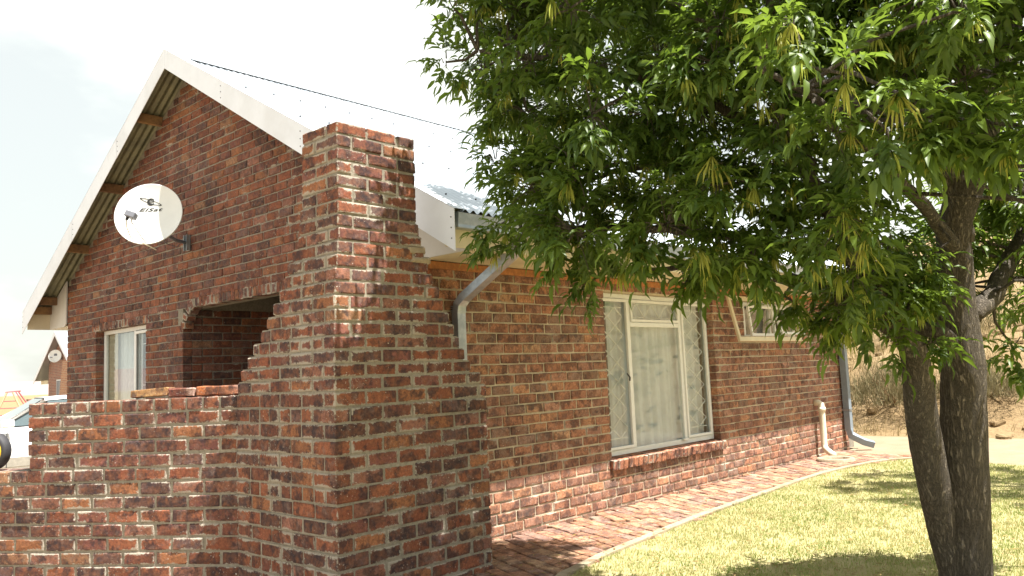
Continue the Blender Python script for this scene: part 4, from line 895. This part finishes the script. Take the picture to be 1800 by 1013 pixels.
CL = [(3.16,2.59,4.35,0.3),(3.63,2.05,4.36,0.23),(3.18,1.24,3.68,0.18),(4.07,1.31,4.14,0.22),(3.63,0.47,3.46,0.17),(3.99,0.19,3.5,0.23),(4.02,0.04,3.46,0.22),(5.11,-0.19,3.86,0.22),(3.06,2.66,4.17,0.27),(3.13,2.33,3.93,0.23),(3.44,1.98,3.94,0.24),(3.86,1.85,4.15,0.22),(3.21,1.25,3.41,0.22),(3.35,1.08,3.43,0.17),(3.38,0.87,3.29,0.21),(3.85,0.65,3.4,0.2),(3.57,0.43,3.19,0.2),(3.68,0.22,3.12,0.21),(4.5,0.11,3.53,0.24),(4.63,-0.12,3.4,0.2),(3.09,2.73,3.88,0.3),(3.36,2.47,3.9,0.26),(3.5,2.11,3.76,0.28),(3.04,1.52,3.27,0.23),(3.91,1.66,3.69,0.22),(4.02,1.27,3.48,0.26),(3.32,0.87,3.09,0.21),(4.8,0.92,3.74,0.29),(4.06,0.45,3.22,0.22),(4.1,0.29,3.18,0.18),(4.98,0.13,3.37,0.25),(4.06,-0.1,2.98,0.17),(3.37,2.93,3.63,0.3),(3.69,3.21,3.85,0.33),(3.21,2.35,3.36,0.25),(3.85,2.82,3.77,0.31),(3.6,2.23,3.41,0.27),(3.77,2.33,3.5,0.27),(3.74,1.93,3.39,0.28),(4.31,2.22,3.71,0.32),(3.63,1.52,3.19,0.26),(4,1.67,3.39,0.28),(4.05,1.28,3.25,0.28),(4.4,1.39,3.42,0.26),(3.94,1.06,3.1,0.22),(4.61,1.24,3.4,0.28),(4.05,0.74,3.12,0.22),(4.88,0.89,3.49,0.26),(3.84,0.49,2.86,0.21),(4.07,0.52,2.95,0.19),(3.89,0.31,2.81,0.2),(4.39,0.1,3,0.19),(4.33,-0.04,2.91,0.18),(3.34,2.89,3.34,0.28),(3.57,3.09,3.48,0.33),(3.19,2.42,3.13,0.24),(3.54,2.69,3.33,0.3),(3.6,2.22,3.25,0.22),(4.03,2.48,3.48,0.27),(3.5,1.77,2.91,0.23),(4.08,2.07,3.18,0.28),(3.55,1.5,2.96,0.23),(4.38,1.85,3.35,0.32),(3.98,1.32,3,0.2),(4.11,1.36,3.06,0.25),(3.72,0.96,2.83,0.24),(4.39,1.13,3.1,0.24),(4.2,0.86,2.92,0.22),(5.12,1.05,3.27,0.32),(4.05,0.54,2.77,0.21),(4.3,0.57,2.86,0.21),(4.02,0.28,2.64,0.19),(4.33,0.18,2.68,0.19),(4,-0.07,2.47,0.18),(3.27,2.77,2.98,0.23),(3.9,3.31,3.31,0.29),(3.42,2.5,2.9,0.27),(3.9,2.84,3.12,0.26),(3.62,2.19,2.89,0.24),(3.98,2.4,3.04,0.28),(3.46,1.78,2.72,0.24),(3.63,1.87,2.79,0.22),(3.76,1.6,2.65,0.24),(3.84,1.64,2.68,0.26),(3.85,1.33,2.65,0.24),(4.35,1.5,2.82,0.29),(3.91,1.06,2.62,0.2),(4.31,1.17,2.75,0.27),(3.94,0.85,2.5,0.21),(4.49,0.97,2.66,0.27),(4.07,0.53,2.53,0.21),(3.83,0.33,2.39,0.19),(4.12,0.12,2.43,0.21),(4.03,-0.06,2.28,0.19),(3.48,3,2.8,0.25),(3.78,3.25,2.93,0.35),(3.29,2.4,2.59,0.28),(3.67,2.67,2.74,0.29),(3.64,2.28,2.63,0.22),(3.86,2.42,2.72,0.26),(3.81,2.06,2.63,0.28),(4.44,2.4,2.85,0.26),(3.59,1.55,2.41,0.22),(4.41,1.9,2.67,0.27),(3.47,1.27,2.27,0.22),(4.34,1.59,2.51,0.3),(3.41,0.93,2.19,0.19),(4.3,1.17,2.42,0.26),(3.55,0.73,2.23,0.18),(4.97,1.03,2.6,0.24),(3.56,0.51,2.11,0.19),(4.15,0.59,2.25,0.18),(4.73,0.43,2.38,0.23),(3.84,0.19,2.07,0.19),(5.19,0.03,2.39,0.25),(3.53,3,2.36,0.25),(3.83,3.25,2.45,0.29),(3.4,2.59,2.32,0.24),(3.73,2.84,2.42,0.25),(3.79,2.32,2.27,0.26),(4.28,2.62,2.4,0.3),(3.5,1.83,2.15,0.22),(3.7,1.94,2.2,0.21),(3.75,1.67,2.24,0.23),(4.29,1.91,2.37,0.23),(3.82,1.36,2.06,0.22),(4.38,1.56,2.17,0.22),(5.82,0.98,2.25,0.32),(5.69,0.96,2.23,0.31),(5.16,0.54,2.12,0.22),(4.3,0.23,2.03,0.17),(4.81,0.03,1.93,0.2),(3.43,2.65,2.04,0.3),(3.85,2.97,2.13,0.28),(3.46,2.11,2,0.26),(4.1,2.5,2.13,0.24),(3.78,2.01,1.86,0.24),(3.96,2.11,1.88,0.22),(3.87,1.64,1.9,0.2),(4.06,1.73,1.93,0.21),(3.59,1.3,1.88,0.21),(4.27,1.55,1.99,0.21),(5.24,1.59,1.92,0.3),(5.61,1.3,2,0.27),(5.53,1.28,1.99,0.3),(5.8,0.95,1.95,0.29),(3.82,0.44,1.74,0.2),(4.15,0.19,1.73,0.16),(4.94,0.06,1.83,0.23),(4.36,1.53,1.6,0.26),(4.61,1.62,1.61,0.3),(5.31,1.53,1.57,0.32),(5.49,1.31,1.71,0.25),(5.44,1.29,1.71,0.25),(5.85,1.02,1.66,0.27),(5.19,0.59,1.65,0.28),(5.39,0.29,1.61,0.22),(6.21,0.05,1.57,0.3),(4.44,3.52,4.29,0.33),(4.46,2.98,4,0.33),(4.8,2.77,3.69,0.33),(4.66,2.4,3.74,0.33),(4.49,2.5,3.84,0.33),(4.98,2.52,4.29,0.33),(4.46,2.97,3.69,0.33),(4.09,3.09,4.02,0.33),(4.74,3.01,4.17,0.33),(4.15,3.09,3.99,0.33),(5.21,2.67,3.85,0.33),(4.39,2.71,3.9,0.33),(4.5,2.49,3.79,0.33),(4.36,3.36,4.35,0.33),(5.07,2.69,4.27,0.33),(4.61,3.32,4,0.33),(3.07,3.22,3.05,0.1),(3.02,3.09,3.3,0.12),(3.5,3.28,2.56,0.12),(3.59,3.38,2.19,0.13),(3.62,3.38,2.05,0.09),(4.34,1.63,1.48,0.12),(4.51,1.46,1.38,0.12),(4.4,1.46,1.62,0.18),(4.58,1.35,1.61,0.18),(4.61,1.29,1.79,0.18),(4.48,1.41,1.89,0.18),(3.94,2.82,2.38,0.2),(3.8,2.96,2.49,0.2),(4.02,2.6,2.25,0.2),(3.69,2.97,2.27,0.18),(3.85,2.56,1.83,0.14),(3.65,3.04,2.09,0.13),(4.67,1.29,1.37,0.09),(3.18,3.07,3.3,0.18),(3.29,3.14,3.05,0.18),(3.46,3.06,3.28,0.2),(3.41,3.18,2.85,0.15),(4.17,1.79,1.6,0.1),(3.94,2.32,1.75,0.11),(3.78,2.78,1.82,0.11),(5.64,1.12,1.33,0.15),(3.27,0.7,2.55,0.12),(3.26,0.9,2.27,0.13),(2.99,1.04,2.34,0.1),(3.52,0.77,2.16,0.1),(3.21,0.97,2.15,0.11),(2.96,1.19,2.55,0.13),(3.63,1.76,1.79,0.15),(3.96,1.41,1.7,0.15)]
def smooth_path(P, sub):
    P = [np.array(p, float) for p in P]; out_ = []
    for i in range(len(P)-1):
        p0, p1, p2, p3 = P[max(i-1, 0)], P[i], P[i+1], P[min(i+2, len(P)-1)]
        for k in range(sub):
            t = k/sub; out_.append(.5*((2*p1)+(-p0+p2)*t+(2*p0-5*p1+4*p2-p3)*t*t+(-p0+3*p1-3*p2+p3)*t**3))
    return out_+[P[-1]]
def leaf_template(seed, pairs=2, ll=.070, lw=.0235):
    r = random.Random(seed); V = []; Fc = []
    L_ = .045*pairs+.03
    def curve(t): return np.array([L_*t, 0, -.25*L_*t*t])
    def leaflet(b, ang, l, w, droop):
        dx, dy = math.cos(ang), math.sin(ang); sx, sy = -dy, dx; o = len(V)
        def P(u, s, h): return (b[0]+dx*u*l+sx*s*w, b[1]+dy*u*l+sy*s*w, b[2]+h-droop*l*u*u)
        f = .25*w
        for p in (P(0, 0, 0), P(.28, .46, f), P(.28, 0, 0), P(.28, -.46, f), P(.65, .42, f), P(.65, 0, 0), P(.65, -.42, f), P(1, 0, -.01)): V.append(p)
        for q in ((0, 2, 1), (0, 3, 2), (1, 2, 5), (1, 5, 4), (2, 3, 6), (2, 6, 5), (4, 5, 7), (5, 6, 7)): Fc.append(tuple(i+o for i in q))
    for k in range(pairs):
        for s in (-1, 1):
            leaflet(curve((k+.9)/(pairs+1)), s*r.uniform(.65, 1.1), ll*r.uniform(.8, 1.05), lw*r.uniform(.85, 1.1), r.uniform(.15, .55))
    leaflet(curve(1), r.uniform(-.15, .15), ll*1.12, lw*1.08, r.uniform(.2, .5))
    o = len(V); V += [(0, -.0015, 0), (0, .0015, 0), tuple(curve(1)+np.array([0, 0, .001]))]; Fc.append((o, o+1, o+2))
    return np.array(V), np.array(Fc)
TPL = [leaf_template(s) for s in range(6)]
LEAFM = []
for s, (v, f) in enumerate(TPL):
    LEAFM.append(np_mesh('leaf', v, f, M_LEAF_O))
def seed_template(seed):
    r = random.Random(seed); V = [(0, 0, 0)]; Fc = []
    for k in range(24):
        a = r.uniform(0, 6.28); l = r.uniform(.05, .13); q = l*r.uniform(.05, .65); w = r.uniform(.0030, .0046); c = r.uniform(0, 6.28); sx, sy = math.cos(c)*w, math.sin(c)*w; cx, cy = math.cos(a)*q, math.sin(a)*q; u = 1-.035/l*r.uniform(.5, .8)
        o = len(V); V += [(cx*u+sx, cy*u+sy, -l*u*u), (cx*u-sx, cy*u-sy, -l*u*u), (cx, cy, -l)]; Fc += [(0, o, o+1), (o, o+2, o+1)]
    return np.array(V), np.array(Fc)
SEEDM = [np_mesh('seed_cluster', *seed_template(s), M_SEED) for s in range(5)]
def frames(D, roll):
    D = D/np.linalg.norm(D, axis=1, keepdims=True); z = np.array([0, 0, 1.]); S = np.cross(z, D); S /= np.linalg.norm(S, axis=1, keepdims=True)+1e-9; U = np.cross(D, S)
    c, s = np.cos(roll)[:, None], np.sin(roll)[:, None]; S2 = S*c+U*s; U2 = U*c-S*s
    return np.stack([D, S2, U2], 2)      # columns
def tree(root, limbs, branches, clumps, twigs_per, leaves_per, n_single, n_seed, spread=1., big=1., bark=M_BARK, seed=1):
    rs = np.random.RandomState(seed); pts = []
    for nm, P in limbs.items():
        q = smooth_path(P, 7); pts += [p for p in q if p[2] > 1.3]
        MB().tube([p[:3] for p in q], [float(p[3]) for p in q], 28, wob=.035, seed=3).build(nm, bark, root, True)
    for P in branches:
        q = smooth_path(P, 5); pts += q; jq = [p[:3]+rs.normal(0, .006, 3) for p in q]
        MB().tube(jq, [float(p[3]) for p in q], 10, wob=.06, seed=5).build('branch', bark, root, True)
    pts = np.array(pts)[:, :3]; tw = MB(); PO = []; DI = []; SD = []
    for ci, (x, y, z, r) in enumerate(clumps):
        c = np.array([x, y, z]); i = np.argmin(((pts-c)**2).sum(1)); a = pts[i]; L_ = np.linalg.norm(c-a)
        out_dir = (c-a)/(L_+1e-6); mid = (a+c)/2+rs.normal(0, .04, 3)+np.array([0, 0, .06*L_])
        if L_ > .1: tw.tube([a, mid, c], [.012, .009, .006], 5, cap=False)
        nt = max(3, int(twigs_per*(r/.28)**1.5*rs.uniform(.8, 1.2)))
        for k in range(nt):
            v = rs.normal(0, 1, 3); v /= np.linalg.norm(v); v = v+out_dir*.5; v /= np.linalg.norm(v); rr = r*spread*rs.uniform(.35, 1.05)
            e = c+v*rr*np.array([1, 1, .85]); m = c+v*rr*.5+np.array([0, 0, .03]); tw.tube([c+v*.02, m, e], [.0045, .0035, .002], 3, cap=False)
            d = v*np.array([1, 1, .5])+np.array([0, 0, -.12]); d /= np.linalg.norm(d)
            for j in range(leaves_per):
                b = c+v*rr*(.45+.55*(j+1)/leaves_per)+np.array([0, 0, .01]); ang = rs.uniform(-1.1, 1.1) if j < leaves_per-1 else rs.uniform(-.2, .2)
                dd = np.array([d[0]*math.cos(ang)-d[1]*math.sin(ang), d[0]*math.sin(ang)+d[1]*math.cos(ang), d[2]+rs.uniform(-.32, .48)])
                PO.append(b); DI.append(dd)
            if rs.rand() < .4: SD.append(e+np.array([0, 0, -.01]))
    tag(tw.build('twigs', bark, root), kind='stuff')
    PO = np.array(PO); DI = np.array(DI); n = len(PO); FR = frames(DI, rs.normal(0, .45, n)); sc = big*rs.uniform(.65, 1.3, n); ti = rs.uniform(0, 1, n)**1.6; va = rs.randint(0, 6, n)
    cp = PO-np.array([0, 0, EYE]); dep = cp @ np.array(fwd); la = cp @ np.array(r2); vv = cp @ np.array(u2)
    vis = (dep > .3) & (np.abs(la/dep) < .62) & (np.abs(vv/dep) < .35); order = np.argsort(np.where(vis, dep, 1e3)); single = order[:n_single]; rest = order[n_single:]
    for i in single:
        M = Matrix([list(FR[i][0]*sc[i])+[PO[i][0]], list(FR[i][1]*sc[i])+[PO[i][1]], list(FR[i][2]*sc[i])+[PO[i][2]], [0, 0, 0, 1]]); link('leaf', LEAFM[va[i]], root, M)
    Vs = []; Fs = []; Ts = []; base = 0
    for k in range(6):
        ix = rest[va[rest] == k]; v, f = TPL[k]; W_ = np.einsum('nij,mj->nmi', FR[ix]*sc[ix][:, None, None], v)+PO[ix][:, None, :]
        Fs.append((f[None]+(np.arange(len(ix))*len(v))[:, None, None]+base).reshape(-1, 3)); Vs.append(W_.reshape(-1, 3)); Ts.append(np.repeat(ti[ix], len(v))); base += len(ix)*len(v)
    V = np.concatenate(Vs); T = np.concatenate(Ts)
    tag(link('foliage', np_mesh('foliage', V, np.concatenate(Fs), M_LEAF, False, np.stack([T, T, T, np.ones(len(T))], 1)), root), kind='stuff')
    SD = np.array(SD); rs.shuffle(SD); q_ = SD-np.array([0, 0, EYE]); dq = q_ @ np.array(fwd); inv = ((np.abs((q_ @ np.array(r2))/dq) > .62) | (np.abs((q_ @ np.array(u2))/dq) > .36)); SD = SD[np.argsort(inv*100+dq*.25+rs.uniform(0, 1, len(SD)), kind='stable')]
    for p in SD[:n_seed]:
        s = rs.uniform(.75, 1.3); link('seed_cluster', SEEDM[rs.randint(0, 5)], root, Matrix.Translation(p) @ Matrix.Rotation(rs.uniform(0, 6.28), 4, 'Z') @ Matrix.Diagonal((s, s, s, 1)))
ash = thing('ash_tree', (5.2, 1.38, 0), 'leafy green tree with a forked rough trunk on the lawn, nearest the camera', 'tree')
tree(ash, LIMBS, BR, CL, 17, 6, 300, 298, seed=2)
ash2 = thing('ash_tree', (9.6, .8, 0), 'smaller green tree further back at the right edge, beyond the forked trunk', 'tree')
rs = np.random.RandomState(8); cl2 = []
for k in range(30):
    v = rs.normal(0, 1, 3); v /= np.linalg.norm(v); q = rs.uniform(.45, 1)**.6; cl2.append((9.6+v[0]*1.35*q, .95+v[1]*1.35*q, 3.1+v[2]*1.25*q, rs.uniform(.3, .42)))
tree(ash2, {'trunk': [(9.62, .8, -.1, .12), (9.6, .82, .8, .10), (9.58, .85, 1.6, .085), (9.62, .9, 2.4, .06), (9.6, .95, 3.4, .03)]}, [[(9.6, .83, 1.4, .05), (9.2, 1.2, 2.1, .035), (8.8, 1.5, 2.7, .02)], [(9.6, .85, 1.5, .05), (10.1, .5, 2.2, .03), (10.5, .3, 3.0, .02)], [(9.6, .88, 2.0, .04), (9.9, 1.5, 2.7, .03), (10.1, 1.9, 3.3, .015)], [(9.6, .88, 1.9, .04), (9.3, .3, 2.6, .03), (9.0, -.1, 3.2, .015)]], cl2, 9, 5, 0, 30, seed=6)
